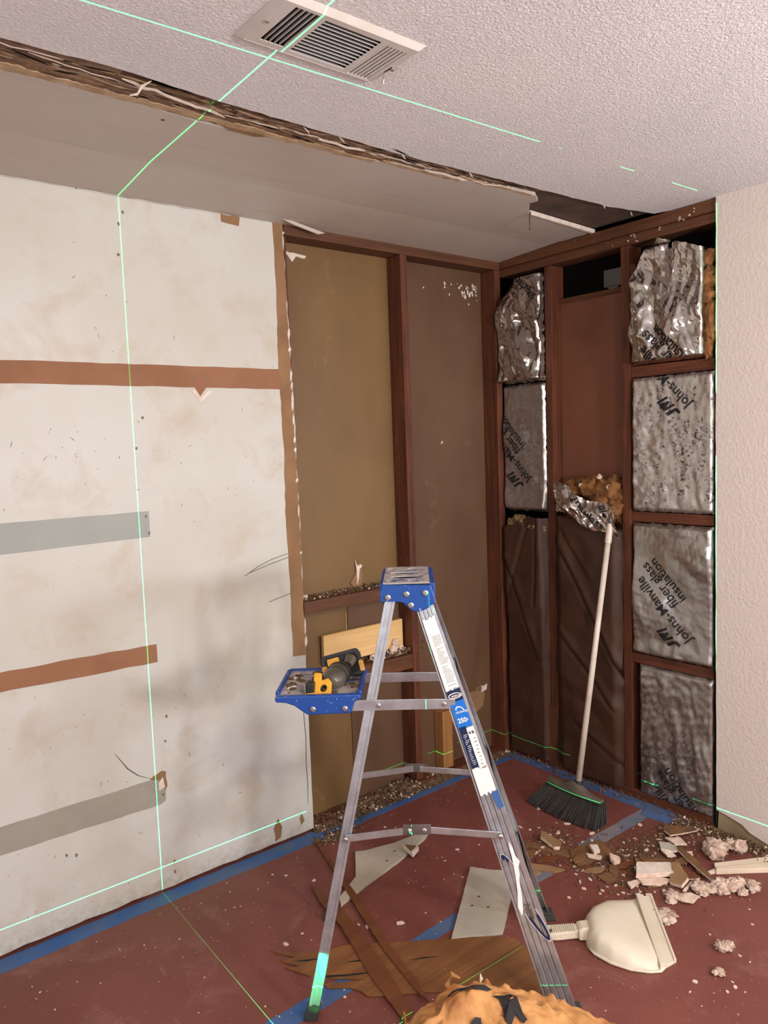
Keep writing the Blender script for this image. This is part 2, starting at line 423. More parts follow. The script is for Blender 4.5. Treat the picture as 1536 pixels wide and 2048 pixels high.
# ---- left wall: painted drywall with a ragged cut edge, studs and backing beyond it
edge = [(-1.203, 0.012), (-1.203, 0.74), (-1.236, 0.745), (-1.236, 1.0), (-1.240, 1.27), (-1.245, 1.5), (-1.252, 1.9), (-1.256, 2.15), (-1.262, 2.436)]
tanL = [(-1.236, 0.745), (-1.262, 0.75), (-1.262, 1.0), (-1.266, 1.27), (-1.262, 1.6), (-1.268, 1.88), (-1.262, 2.15), (-1.264, 2.432)]
bare = [(-1.203, 0.745), (-1.203, 1.2), (-1.206, 1.7), (-1.215, 2.1), (-1.222, 2.436)]
outl = [(-4.8, 0.012)] + ragged([(-4.8, 0.012), (-1.203, 0.012)], 0.05, 0.005, 3)[1:] + ragged([(-1.203, 0.012), (-1.203, 0.74)], 0.04, 0.0015, 4)[1:]
outl += ragged([(-1.203, 0.74), (-1.203, 1.2), (-1.206, 1.7), (-1.215, 2.1), (-1.222, 2.436)], 0.035, 0.004, 5)[1:] + [(-4.8, 2.436)]
wl = MB().prism(outl, 0.0, 0.013, WX).build('wall_left', M['wall']); wl['kind'] = 'structure'
def wallpatch(pts, y0, name, mat, label=None, step=0.05, amp=0.002, seed=1, kind=None):
    o = MB().prism(ragged(pts, step, amp, seed, True), y0, 0.0005, WX).build(name, mat, wl, kind=kind)
    if label: o['label'] = label
    return o
# bare strips left by removed shelf cleats, and strips of an older grey paint
wallpatch([(-4.8, 1.812), (-2.2, 1.808), (-1.62, 1.806), (-1.60, 1.775), (-1.575, 1.806), (-1.222, 1.806), (-1.222, 1.882), (-2.2, 1.879), (-4.8, 1.879)], -0.0012, 'bare_paper_strip', M['paper_brown'], 'brown bare paper strip running to the cut edge')
wallpatch([(-4.8, 0.860), (-2.3, 0.852), (-1.82, 0.842), (-1.82, 0.906), (-2.3, 0.914), (-4.8, 0.920)], -0.0012, 'bare_paper_strip', M['paper_brown'], 'lower short brown bare paper strip', amp=0.003, seed=2)
wallpatch([(-4.8, 1.275), (-2.3, 1.280), (-1.818, 1.287), (-1.818, 1.377), (-2.3, 1.377), (-4.8, 1.377)], -0.0012, 'grey_paint_strip', M['grey_paint'], 'pale blue-grey painted strip with nail holes', amp=0.0008)
wallpatch([(-4.8, 0.335), (-2.37, 0.333), (-1.84, 0.326), (-1.822, 0.335), (-1.818, 0.40), (-1.832, 0.424), (-2.36, 0.424), (-4.8, 0.426)], -0.0012, 'grey_paint_strip', M['grey_paint_warm'], 'lowest warm grey painted strip', amp=0.002, seed=4)
# tan bare edge where the corner trim was
tan = ragged([(-1.205, 0.742), (-1.264, 0.748), (-1.262, 1.0), (-1.267, 1.27), (-1.261, 1.6), (-1.269, 1.88), (-1.262, 2.15), (-1.265, 2.434), (-1.224, 2.434), (-1.217, 2.1), (-1.208, 1.7), (-1.205, 1.2)], 0.03, 0.0035, 8, True)
MB().prism(tan, -0.0014, 0.0005, WX).build('bare_paper_edge', M['paper_tan'], wl)
# white splinters of gypsum along the cut edge
rnd = random.Random(11); mb = MB()
for z, h in ((2.40, .012), (2.02, .05), (1.96, .02), (1.86, .05), (1.82, .03), (1.76, .08), (1.69, .05), (1.61, .03), (1.57, .02), (1.45, .02), (1.33, .05), (1.16, .015), (0.86, .07), (0.80, .05)):
    x = -1.222+(2.4-z)*0.012
    q = rnd.uniform(.45, 1.0); pts = [(x-.004*q, z-h*.5), (x+.005*q, z-h*.25), (x+.008*q, z+h*.1), (x+.003*q, z+h*.5), (x-.004*q, z+h*.25), (x-.007*q, z-h*.1)]
    mb.prism(ragged(pts, .006, .0015, int(z*99), True), -0.006, 0.006, WX)
mb.build('gypsum_splinter', M['white'], wl, kind='stuff')
# nail holes, scuffs and scratches in the paint
mb = MB()
holes = [(-1.843, 2.38), (-1.859, 2.341), (-1.867, 2.241), (-1.847, 1.595), (-1.819, 1.70), (-1.828, 1.36), (-1.822, 1.30), (-1.99, 2.436), (-1.829, 0.891), (-1.83, 0.86), (-1.804, 0.10), (-1.804, 0.06), (-1.62, 1.84), (-1.57, 1.84), (-1.83, 1.87), (-1.83, 1.815), (-2.17, 0.26), (-2.14, 0.25), (-1.80, 0.64), (-1.81, 0.55), (-1.83, 0.36)]
for x, z in holes:
    mb.prism([(x+.0045*math.cos(k*PI/3)*rnd.uniform(.7, 1.3), z+.0055*math.sin(k*PI/3)*rnd.uniform(.7, 1.5)) for k in range(6)], -0.0016, 0.0002, WX)
for _ in range(150):
    x = rnd.uniform(-2.75, -1.28); z = rnd.choice([rnd.uniform(0.05, 2.3), rnd.uniform(0.05, 0.75), rnd.uniform(1.38, 1.75)])
    a = rnd.uniform(0, PI); L = rnd.choice([.002, .003, .004, .004, .006, .011]); wdt = rnd.uniform(.0006, .0014)
    dx, dz = math.cos(a)*L, math.sin(a)*L; nx, nz = -math.sin(a)*wdt, math.cos(a)*wdt
    mb.prism([(x-dx, z-dz), (x+nx, z+nz), (x+dx, z+dz), (x-nx, z-nz)], -0.0009, 0.0002, WX)
mb.build('scuff_mark', simple('scuff_brown', srgb(122, 106, 84), rough=0.8), wl, kind='stuff')
def crack(pts, wdt, name='wall_crack', mat='ink_soft'):
    mb = MB(); n = len(pts)
    L = [(x-wdt*(.3 if i in (0, n-1) else 1), z) for i, (x, z) in enumerate(pts)]; Rr = [(x+wdt*(.3 if i in (0, n-1) else 1), z) for i, (x, z) in enumerate(pts)]
    mb.prism(L+Rr[::-1], -0.0010, 0.0002, WX); return mb.build(name, M[mat], wl)
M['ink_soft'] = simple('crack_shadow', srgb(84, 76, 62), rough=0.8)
crack([(-1.222, 0.60), (-1.226, 0.5), (-1.221, 0.4), (-1.225, 0.3), (-1.222, 0.2), (-1.226, 0.12)], 0.0014)
crack([(-1.99, 0.555), (-1.95, 0.49), (-1.915, 0.455), (-1.862, 0.425)], 0.0022)
crack(ragged([(-4.5, 2.4325), (-2.6, 2.4315), (-1.9, 2.431), (-1.3, 2.431)], .04, .0018, 61), .0016, 'joint_line_shade')  # thin dark strip paints the joint's ragged line and its shade
mb = MB()
for pl in ([(-1.46, 1.10), (-1.40, 1.13), (-1.34, 1.15), (-1.26, 1.165)], [(-1.44, 1.11), (-1.35, 1.132), (-1.26, 1.15)], [(-1.36, 0.985), (-1.26, 1.005)]):
    mb.prism(pl+[(x, z-.0022) for x, z in pl[::-1]], -0.0010, 0.0002, WX)
mb.build('hairline_crack', M['ink_soft'], wl)
# torn patch with hole at the end of the lowest strip, chipped V under the upper strip, peeled paint near the floor
wallpatch([(-1.875, 0.428), (-1.83, 0.447), (-1.815, 0.440), (-1.813, 0.385), (-1.822, 0.375), (-1.832, 0.41)], -0.002, 'torn_paper_patch', M['paper_tan'], seed=6, amp=.004, step=.015)
wallpatch([(-1.845, 0.405), (-1.828, 0.425), (-1.822, 0.385), (-1.845, 0.378)], -0.0028, 'gypsum_chip', M['white'], seed=7, amp=.003, step=.015)
wallpatch([(-1.62, 1.80), (-1.60, 1.768), (-1.565, 1.80), (-1.552, 1.795), (-1.598, 1.752), (-1.632, 1.792)], -0.0018, 'gypsum_chip', M['white'], seed=9, amp=.002, step=.015)
for pts, sd in (([(-1.39, 0.075), (-1.368, 0.11), (-1.352, 0.07), (-1.36, 0.03), (-1.385, 0.02)], 3), ([(-1.268, 0.075), (-1.258, 0.095), (-1.246, 0.06), (-1.262, 0.045)], 4)):
    wallpatch(pts, -0.0016, 'peeled_paint_patch', M['paper_tan'], seed=sd, amp=.003, step=.02)
wallpatch([(-1.48, 2.405), (-1.41, 2.400), (-1.405, 2.432), (-1.48, 2.432)], -0.003, 'torn_paper_tab', M['paper_tan'], seed=4, amp=.003, step=.02)

# framing of the left wall
def part(name, lo, hi, mat, parent, bevel=0.002, label=None):
    o = MB().box(lo, hi).build(name, mat, parent, bevel=bevel)
    if label: o['label'] = label
    return o
part('stud', (-1.237, 0.0135, 0.038), (-1.199, 0.098, 2.395), M['stud_z'], wl)
part('stud', (-0.632, 0.0, 0.038), (-0.594, 0.090, 2.395), M['stud_z'], wl)
part('stud', (-0.040, -0.002, 0.0), (-0.001, 0.090, 2.395), M['stud_z'], wl)
part('stud', (-0.436, 0.03, 0.02), (-0.372, 0.088, 0.30), M['pine_z'], wl, label='short pale new stud')
part('top_plate', (-1.215, 0.0, 2.396), (-0.0, 0.092, 2.440), M['plate_x'], wl)
part('top_plate', (-4.8, 0.0135, 2.396), (-1.216, 0.092, 2.440), M['plate_x'], wl)
part('sole_plate', (-1.199, 0.012, 0.0), (-0.632, 0.088, 0.014), M['stud_x'], wl)
part('sole_plate', (-0.594, 0.012, 0.0), (-0.040, 0.088, 0.014), M['stud_x'], wl)
part('blocking', (-1.199, 0.002, 0.905), (-0.633, 0.088, 0.955), M['plate_x'], wl)
part('blocking', (-0.93, 0.004, 0.565), (-0.594, 0.088, 0.630), M['plate_x'], wl)
MB().prism(ragged([(-0.29, 0.25), (-0.17, 0.20), (-0.10, 0.235), (-0.085, 0.30), (-0.13, 0.325), (-0.25, 0.305)], .025, .006, 5, True), 0.0885, 0.0899, WX).build('torn_paper_patch', M['paper_tan'], wl)
MB().prism([(-.30, .295), (-.13, .335), (-.125, .342), (-.30, .305)], .084, .0899, WX).build('torn_white_edge', M['fiber_pale'], wl)
MB().prism([(-.11, .31), (-.075, .318), (-.07, .345), (-.09, .338), (-.11, .345)], .084, .0899, WX).build('plaster_bit', M['white'], wl)
part('nailed_board', (-1.075, 0.058, 0.655), (-0.640, 0.078, 0.785), M['pine'], wl, label='clean pale pine board nailed between the studs')
for x0, x1, z0, z1, m in ((-1.199, -0.632, 0.955, 2.396, 'olive'), (-1.199, -0.925, 0.014, 0.955, 'olive'), (-0.922, -0.632, 0.014, 0.955, 'rosy'), (-0.594, -0.04, 0.014, 2.396, 'rosy')):
    part('backing_board', (x0, 0.090, z0), (x1, 0.1, z1), M[m], wl, 0.001)
MB().box((-4.8, 0.1, 0), (0.11, 0.11, 2.5)).build('backing_sheet', M['dark'], wl)
# torn flap, tear and paper sliver on the backing board
MB().prism([(-0.905, 0.985), (-0.872, 1.025), (-0.862, 1.07), (-0.840, 1.045), (-0.842, 0.985), (-0.868, 0.945), (-0.885, 0.958)], 0.083, 0.0895, WX).build('torn_paper_flap', M['paper_tan'], wl)
MB().prism([(-0.878, 1.085), (-0.872, 1.04), (-0.872, 0.97), (-0.862, 1.0), (-0.856, 1.04), (-0.842, 1.05), (-0.846, 1.06), (-0.868, 1.055)], 0.078, 0.0825, WX).build('torn_white_sliver', M['white'], wl)
MB().prism([(-0.938, 0.87), (-0.933, 0.87), (-0.929, 0.7), (-0.912, 0.52), (-0.922, 0.52), (-0.937, 0.7)], 0.086, 0.0898, WX).build('seam_tear', M['fiber_pale'], wl)
# plaster smears on the right backing board and chipped paint under the plate
mb = MB(); rnd = random.Random(5)
for _ in range(40):
    x = -0.07-abs(rnd.gauss(0, .085)); z = 2.33-abs(rnd.gauss(0, .035)); s_ = rnd.uniform(.002, .008)
    mb.prism([(x+s_*math.cos(k*1.05)*rnd.uniform(.6, 1.4), z+s_*math.sin(k*1.05)*rnd.uniform(.6, 2)) for k in range(6)], 0.0885, 0.0899, WX)
for x, z in ((-0.33, 1.58), (-0.335, 1.575), (-0.42, 2.29)):
    mb.prism([(x-.005, z), (x, z+.006), (x+.005, z), (x, z-.004)], 0.0885, 0.0899, WX)
mb.build('plaster_smear', M['white'], wl, kind='stuff')
MB().prism(ragged([(-1.18, 2.36), (-1.06, 2.352), (-1.07, 2.34), (-1.11, 2.345), (-1.13, 2.32), (-1.15, 2.345)], .02, .003, 2, True), 0.084, 0.0895, WX).build('plaster_rag', M['white'], wl)
# the piece of paper-faced board hanging at the top left of the opening
MB().prism([(-1.27, 2.442), (-1.20, 2.436), (-1.055, 2.412), (-1.09, 2.404), (-1.20, 2.424)], -0.05, -0.044, WX).build('hanging_board_sliver', M['board'], wl)

# ---- right wall: stub of textured drywall, open framing to the corner
dr = [(-1.098, 0.085)]+ragged([(-1.098, 0.085), (-1.20, 0.062), (-1.23, 0.04), (-1.31, 0.018), (-5.2, 0.015)], 0.03, 0.004, 3)[1:]+[(-5.2, 2.45)]+ragged([(-1.0905, 2.45), (-1.092, 1.2), (-1.098, 0.085)], 0.04, 0.0015, 6)
wr = MB().prism(dr, -0.013, 0.0, WY).build('wall_right', M['orange_peel']); wr['kind'] = 'structure'
MB().prism([(-1.10, 0.0), (-1.105, 0.09), (-1.2, 0.065), (-1.24, 0.045), (-1.32, 0.02), (-5.2, 0.018), (-5.2, 0.0)], -0.006, -0.0005, WY).build('bare_wall_foot', simple('tan_wall_foot', srgb(160, 140, 112), srgb(138, 116, 88), 9, .85), wr)
for y0, y1 in ((-0.308, -0.270), (-0.712, -0.672), (-1.118, -1.084)):
    part('stud', (0.0, y0, 0.038), (0.090, y1, 2.36), M['stud_z'], wr)
part('stud', (-0.004, -0.30, 0.0), (0.0, -0.258, 0.30), M['plate_z'], wr, label='thin pale strip nailed on the stud foot')
part('top_plate', (0.0, -1.118, 2.362), (0.092, -0.0, 2.400), M['plate_y'], wr)
part('top_plate', (-0.004, -1.118, 2.402), (0.092, -0.0, 2.4485), M['plate_y'], wr)
part('sole_plate', (0.0, -1.118, 0.0), (0.090, -0.0, 0.037), M['stud_y'], wr)
for z0, z1 in ((1.818, 1.864), (1.216, 1.258), (0.606, 0.648)):
    part('blocking', (0.004, -1.083, z0), (0.088, -0.713, z1), M['stud_y'], wr)
part('blocking', (0.004, -0.740, 2.215), (0.06, -0.713, 2.28), M['plate_z'], wr)
part('backing_board', (0.062, -0.671, 1.10), (0.072, -0.309, 2.205), M['brick_brown'], wr, 0.001)
part('ledger', (0.055, -0.671, 2.19), (0.095, -0.309, 2.212), M['plate_y'], wr)
MB().box((0.1, -5.2, 0), (0.11, 0.11, 2.5)).build('backing_sheet', M['dark'], wr)
part('duct_plate', (0.075, -0.625, 2.225), (0.098, -0.535, 2.30), simple('duct_metal', srgb(120, 126, 130), rough=0.3, metal=0.8), wr, 0.003, 'grey metal plate in the dark gap')
MB().prism([(-0.61, 2.225), (-0.58, 2.205), (-0.55, 2.225)], 0.08, 0.095, WY).build('duct_tab', M['alu_dark'], wr)
mb = MB()
rnd = random.Random(19)
for y0, z0, n_, sp in ((-0.735, 2.385, 9, .014), (-0.94, 2.405, 7, .012), (-0.63, 2.375, 2, .01), (-1.0, 2.415, 3, .012), (-0.85, 2.392, 2, .01)):
    for k in range(n_):
        y = y0+rnd.gauss(0, sp); z = z0+rnd.gauss(0, sp*.7); s_ = rnd.uniform(.0012, .0042)
        mb.prism([(y+s_*math.cos(q*1.05)*rnd.uniform(.5, 1.8), z+s_*math.sin(q*1.05)*rnd.uniform(.5, 1.4)) for q in range(6)], -0.0055, -0.0030, WY)
mb.build('paint_fleck', M['chip'], wr, kind='stuff')
# ragged black strip standing in for the dark gap beside the drywall
pts = ragged([(-1.083, 0.02), (-1.081, 1.2), (-1.085, 2.44)], 0.05, 0.004, 9)+ragged([(-1.0895, 2.44), (-1.091, 1.2), (-1.097, 0.0)], 0.05, 0.003, 10)
MB().prism(pts, -0.004, 0.0, WY).build('dark_gap_strip', M['dark'], wr)

# ---- ceiling: textured board, smooth board, the torn band between them where a wall was removed
CZ = 2.45
ce_edge = ragged([(-4.8, -0.79), (-2.385, -0.793), (-2.126, -0.800), (-1.846, -0.778), (-1.265, -0.760), (-0.691, -0.780), (-0.25, -0.796), (-0.02, -0.84), (0.0, -0.90)], 0.03, 0.004, 21)
ce_out = ce_edge+[(0.0, -5.2), (-4.8, -5.2)]
ce = MB().prism(ce_out, CZ, CZ+0.014).build('ceiling', M['ceiling']); ce['kind'] = 'structure'
sm = ragged([(-4.8, -0.670), (-2.36, -0.664), (-2.19, -0.672), (-1.869, -0.640), (-1.678, -0.650), (-1.264, -0.680), (-0.781, -0.719), (-0.605, -0.728), (-0.545, -0.69), (-0.555, -0.66), (-0.46, -0.575)], 0.025, 0.003, 22)
sm += [(-0.01, -0.540)]+ragged([(0.0, -0.52), (0.0, 0.0)], .03, .006, 5)[1:]
def sag(u, v, w_): return (u, v, w_-(0.016*max(0.0, 1+v/0.30) if v > -0.30 else 0.0))
mb = MB()
vsx = [-4.8, -3.5, -2.5, -2, -1.5, -1, -0.5, 0]
mb.prism(sm[:-1]+[(0.0, -0.30), (-4.8, -0.30)], CZ, CZ+0.013)
mb.prism([(-4.8, -0.30), (0.0, -0.30), (0.0, 0.0), (-4.8, 0.0)], CZ, CZ+0.013, sag)
MB_sm = mb.build('smooth_ceiling_board', M['board'], ce)
# layers exposed in the band
def strip(name, y0, y1, z0, z1, mat, sd, x0=-4.8, x1=-0.02, amp=.006):
    rn = random.Random(sd); n_ = int((x1-max(x0, -2.9))/.011)
    def wob(y, k): return [(max(x0, -2.9)+(x1-max(x0, -2.9))*i/n_, y+amp*1.3*noise.noise(Vector((i*.09, sd, k)))+amp*.8*noise.noise(Vector((i*.41, sd+9, k)))+amp*.5*rn.uniform(-1, 1)) for i in range(n_+1)]
    a = [(x0, y0)]+wob(y0, 0); b = wob(y1, 4)[::-1]+[(x0, y1)]
    return MB().prism(a+b, z0, z1).build(name, mat, ce)
M['torn_grey'] = simple('torn_grey_brown_paper', srgb(150, 122, 98), srgb(112, 84, 62), 22, 0.9, bump=0.6, bscale=50)
M['torn_pale'] = simple('torn_pale_paper', srgb(190, 164, 132), srgb(160, 130, 98), 22, 0.9, bump=0.4, bscale=50)
strip('torn_paper_layer', -0.84, -0.60, CZ+0.0145, CZ+0.018, M['torn'], 31, x1=-0.6)
strip('torn_paper_layer', -0.800, -0.748, CZ+0.0105, CZ+0.0142, M['torn_grey'], 41, x1=-2.12, amp=.010)
strip('torn_paper_layer', -0.748, -0.712, CZ+0.010, CZ+0.0143, M['torn'], 37, x1=-0.75, amp=.009)
strip('torn_paper_layer', -0.738, -0.722, CZ+0.007, CZ+0.0098, M['torn_grey'], 43, x0=-1.80, x1=-0.85, amp=.008)
strip('torn_paper_layer', -0.716, -0.696, CZ+0.005, CZ+0.010, M['torn_grey'], 33, x1=-0.66, amp=.009)
strip('torn_paper_layer', -0.698, -0.650, CZ+0.002, CZ+0.0085, M['torn'], 35, x1=-1.25, amp=.007)
strip('torn_paper_layer', -0.682, -0.655, CZ-0.0005, CZ+0.0018, M['torn_pale'], 45, x1=-1.30, amp=.007)
strip('torn_paper_layer', -0.694, -0.678, CZ-0.0005, CZ+0.0018, M['torn_pale'], 47, x0=-1.28, x1=-0.95, amp=.006)
strip('torn_paper_layer', -0.728, -0.712, CZ-0.0005, CZ+0.0018, M['torn_pale'], 49, x0=-0.98, x1=-0.62, amp=.006)
rn = random.Random(71)
for mat_, n_, nm in (('torn_grey', 70, 'paper_shred'), ('torn_pale', 55, 'paper_shred'), ('dark', 60, 'dark_crevice')):
    mb = MB()
    for _ in range(n_):
        x = rn.uniform(-2.5, -.66); y = rn.uniform(-.775, -.668)-.03*max(0, (x+1.3)); L = rn.uniform(.008, .055); h_ = rn.uniform(.0008, .0035); a_ = rn.gauss(.02, .12); z = CZ+rn.uniform(-.001, .0035)
        if y > -.672-.045*max(0, x+1.9): continue
        ca, sa = math.cos(a_), math.sin(a_)
        mb.prism([(x+ca*q*L-sa*w_*h_, y+sa*q*L+ca*w_*h_) for q, w_ in ((-1, 0), (-.4, -1), (.3, -.7), (1, .1), (.5, .9), (-.3, .8))], z, z+.0008)
    mb.build(nm, M[mat_], ce, kind='stuff')
MB().box((-0.60, -0.95, CZ+0.016), (0.0, -0.45, CZ+0.026)).build('sheathing_board', M['sheath'], ce)
MB().box((-4.8, -5.2, CZ+0.03), (0.11, 0.11, CZ+0.05)).build('roof_deck', M['dark'], ce)
for x0, x1, y0, y1 in ((-2.05, -1.86, -0.787, -0.752), (-1.115, -1.01, -0.752, -0.708)):
    pts = [(x0, (y0+y1)/2+.01), (x0+(x1-x0)*.3, y0+.002), (x0+(x1-x0)*.7, y0+.006), (x1, (y0+y1)/2-.004), (x0+(x1-x0)*.6, y1-.006), (x0+(x1-x0)*.25, y1)]
    MB().prism(ragged(pts, .02, .002, 3, True), CZ+0.0125, CZ+0.0144).build('dark_hole', M['dark'], ce)
# hanging strips of white joint tape
def ribbon(pts, wd, name, mat, parent, th=0.0012):
    L = []; Rr = []
    P = [Vector(p) for p in pts]
    for i, p in enumerate(P):
        t = P[min(i+1, len(P)-1)]-P[max(i-1, 0)]; t.normalize()
        sd = t.cross(Vector((0.15, 0.25, 1))).normalized()*wd*(0.5 if 0 < i < len(P)-1 else 0.15)
        L.append(p-sd); Rr.append(p+sd)
    vs = L+Rr; n = len(P)
    return MB().add(vs, [(i, i+1, n+i+1, n+i) for i in range(n-1)]).build(name, mat, parent, solid=th)
def bandline(x0, x1, y0, y1, z, k, sd, amp=.004):
    rn = random.Random(sd)
    return [(x0+(x1-x0)*i/k, y0+(y1-y0)*i/k+rn.uniform(-amp, amp), z+rn.uniform(-.003, .002)) for i in range(k+1)]
ribbon(bandline(-2.75, -2.25, -0.762, -0.765, CZ+.004, 14, 1), .003, 'joint_tape', M['white'], ce)
ribbon(bandline(-2.32, -2.04, -0.755, -0.728, CZ+.004, 10, 2), .0022, 'joint_tape', M['white'], ce)
ribbon(bandline(-2.12, -1.83, -0.768, -0.716, CZ-.004, 10, 3, .002), .008, 'joint_tape', M['white'], ce)
ribbon(bandline(-1.83, -1.52, -0.715, -0.726, CZ+.002, 12, 4, .002), .003, 'joint_tape', M['white'], ce)
ribbon(bandline(-1.54, -1.38, -0.722, -0.728, CZ-.002, 8, 5), .008, 'joint_tape', M['white'], ce)
ribbon(bandline(-1.36, -1.10, -0.715, -0.722, CZ+.002, 10, 6), .004, 'joint_tape', M['white'], ce)
ribbon(bandline(-1.13, -0.93, -0.718, -0.712, CZ-.004, 8, 7), .009, 'joint_tape', M['white'], ce)
ribbon(bandline(-0.93, -0.74, -0.712, -0.738, CZ-.001, 8, 8), .004, 'joint_tape', M['white'], ce)
ribbon([(-2.055, -0.783, CZ+.002), (-2.075, -0.775, CZ-.012), (-2.085, -0.768, CZ-.03), (-2.105, -0.770, CZ-.038)], .008, 'joint_tape', M['white'], ce)
for x in (-1.27, -1.62, -0.98, -0.30, -0.12, -1.50):
    yy = -0.765 if x < -.6 else -0.80
    ribbon([(x, yy, CZ+.003), (x+.02, yy+.008, CZ-.003), (x+.03, yy+.012, CZ-.006)], .004, 'torn_paper_shred', M['white'], ce)
# tan flap by the band, white edge of the board at the notch, hanging dark splinter
MB().prism(ragged([(-1.80, -0.66), (-1.69, -0.668), (-1.675, -0.652), (-1.70, -0.640), (-1.78, -0.640)], .02, .002, 2, True), CZ-.0025, CZ+.001).build('tan_paper_flap', M['paper_tan'], ce)
MB().prism([(-0.455, -0.578), (-0.448, -0.570), (0.004, -0.530), (0.004, -0.546)], CZ-.004, CZ+.012).build('white_board_edge', M['white'], ce)
MB().tube([(-0.452, -0.576, CZ+.004), (-0.455, -0.574, CZ-.02), (-0.452, -0.572, CZ-.045), (-0.454, -0.573, CZ-.062)], [.004, .003, .0022, .003], 6).build('hanging_splinter', M['sheath'], ce)
mb = MB(); rnd = random.Random(3)
for x, y, L in ((-2.38, -0.48, .03), (-2.35, -0.465, .025), (-1.95, -0.60, .006), (-1.12, -0.12, .004)):
    mb.prism([(x-L, y), (x, y+.006), (x+L, y), (x, y-.006)], CZ-.001, CZ+.001)
mb.build('ceiling_gouge', M['ink_soft'], ce, kind='stuff')
# walls behind the camera and an added opening behind the cool fill light
wf = MB().prism([[(-4.8, 0), (0.11, 0), (0.11, 2.5), (-4.8, 2.5)]], -5.2, -5.3, WX).build('wall_front', M['orange_peel']); wf['kind'] = 'structure'
wb = MB().prism([[(-5.3, 0), (0.11, 0), (0.11, 2.5), (-5.3, 2.5)], [(-3.7, 0.8), (-3.7, 2.2), (-2.1, 2.2), (-2.1, 0.8)]], -4.8, -4.9, WY).build('wall_rear', M['orange_peel']); wb['kind'] = 'structure'

# ================================================================== THINGS
# ---- insulation batts: printed foil faces over orange fibreglass
def tri(x): return abs((x % 1.0)*2-1)
def folds(seed, spec):
    """crumple height field: long folds, then smaller creases warped by noise"""
    rn = random.Random(seed); L = []
    for n, freq, amp in spec:
        for _ in range(n):
            a = rn.uniform(0, PI); L.append((math.cos(a)*freq*rn.uniform(.7, 1.3), math.sin(a)*freq*rn.uniform(.6, 1.1), rn.random(), amp*rn.uniform(.5, 1.0), rn.uniform(-9, 9)))
    def f(u, v):
        h = 0.0
        for a, b, o, am, sd in L:
            q = noise.noise(Vector((u*5+sd, v*5, sd)))
            m = max(0.0, noise.noise(Vector((u*4-sd, v*4+sd, 2.0)))+0.25)
            t = tri(a*u+b*v+o+q*0.8)
            h += am*m*t*1.5
        return h
    return f
def sheet(y0, y1, z0, z1, hf, bulge, x, rag=.004, seed=1, dens=0.006, edge_in=0.003, top=None):
    """foil sheet on the right wall: u runs along -y, v up; returns (grid fn, depth fn)"""
    def depth(y, z):
        u = (y-y0)/(y1-y0); v = (z-z0)/(z1-z0)
        e = max(0.0, min(1, min(u, 1-u)/0.035))*max(0.0, min(1, min(v, 1-v)/0.025))
        e = e*e*(3-2*e)
        return x-bulge*e-hf(-y, z)*(0.35+0.65*e)+edge_in*(1-e)
    def fn(s, t):
        y = y0+(y1-y0)*s; zt = z1 if top is None else top(s); z = z0+(zt-z0)*t
        if s in (0.0, 1.0): y += noise.noise(Vector((z*40, s*5, seed)))*rag*1.6
        if t in (0.0, 1.0): z += noise.noise(Vector((y*40, t*5, seed+3)))*rag*1.6
        return (depth(y, z), y, z)
    nu = max(8, int(abs(y1-y0)/dens)); nv = max(8, int((z1-z0)/dens))
    return MB().grid(nu, nv, fn), depth
LDIR = R(133)
def print_on(parent, depth, items, clip, lift=0.0016):
    """black lettering laid on the foil: items = (text, J anchor (y,z) start, size, bold); reads up-left like the batts"""
    ca, sa = math.cos(LDIR), math.sin(LDIR)
    mb = MB()
    for body, (ay, az), size, bold in items:
        if body == 'JM':
            vs, fs = jm_logo(size)
        else:
            vs, fs = text_mesh(body, size, bold)
        P = []
        for a, b in vs:
            r = a*ca-b*sa; u = a*sa+b*ca                       # right, up in the wall plane
            y = ay-r; z = az+u; P.append((y, z))
        ok = [clip(y, z) for y, z in P]
        vv = [(depth(y, z)-lift, y, z) for y, z in P]
        mb.add(vv, [f for f in fs if all(ok[i] for i in f)])
    return mb.build('lettering', M['ink'], parent, recalc=False)
def jm_logo(size):
    polys = [[(0.02, 0.12), (0.08, 0.0), (0.34, 0.0), (0.44, 0.12), (0.36, 0.18), (0.20, 0.16)], [(0.30, 0.14), (0.45, 0.14), (0.60, 0.62), (0.40, 0.62)],
             [(0.54, 0.0), (0.67, 0.0), (0.87, 0.62), (0.73, 0.62)], [(0.78, 0.62), (0.93, 0.62), (0.97, 0.20), (0.88, 0.06)],
             [(0.88, 0.06), (0.96, 0.10), (1.24, 0.62), (1.10, 0.62)], [(1.08, 0.0), (1.20, 0.0), (1.40, 0.62), (1.26, 0.62)], [(0.92, 0.62), (1.14, 0.62), (0.97, 0.30)]]
    bm = bmesh.new()
    for p in polys:
        bm.faces.new([bm.verts.new((x*size, y*size, 0)) for x, y in p])
    bmesh.ops.triangulate(bm, faces=bm.faces)
    bmesh.ops.subdivide_edges(bm, edges=bm.edges, cuts=3, use_grid_fill=True); bmesh.ops.triangulate(bm, faces=bm.faces)
    bm.verts.index_update()
    r = ([(v.co.x, v.co.y) for v in bm.verts], [tuple(v.index for v in f.verts) for f in bm.faces]); bm.free(); return r
def jm_text(J, which='all', size=0.056):
    ca, sa = math.cos(LDIR), math.sin(LDIR)
    def off(al, dn):                                            # along the reading direction, below the line
        dx = al*ca+dn*sa; dz = al*sa-dn*ca
        return (J[0]-dx, J[1]+dz)
    L = []
    if 'l' in which or which == 'all': L.append(('JM', off(0.005, -0.050-0.006), 0.078, 0))
    if 'j' in which or which == 'all': L.append(('Johns-Manville', off(0, 0), size, 0.012))
    if 'f' in which or which == 'all': L.append(('fiber glass', off(0.140, 0.052), size*.98, 0.012))
    if 'i' in which or which == 'all': L.append(('insulation', off(0.137, 0.094), size*.98, 0.012))
    return L
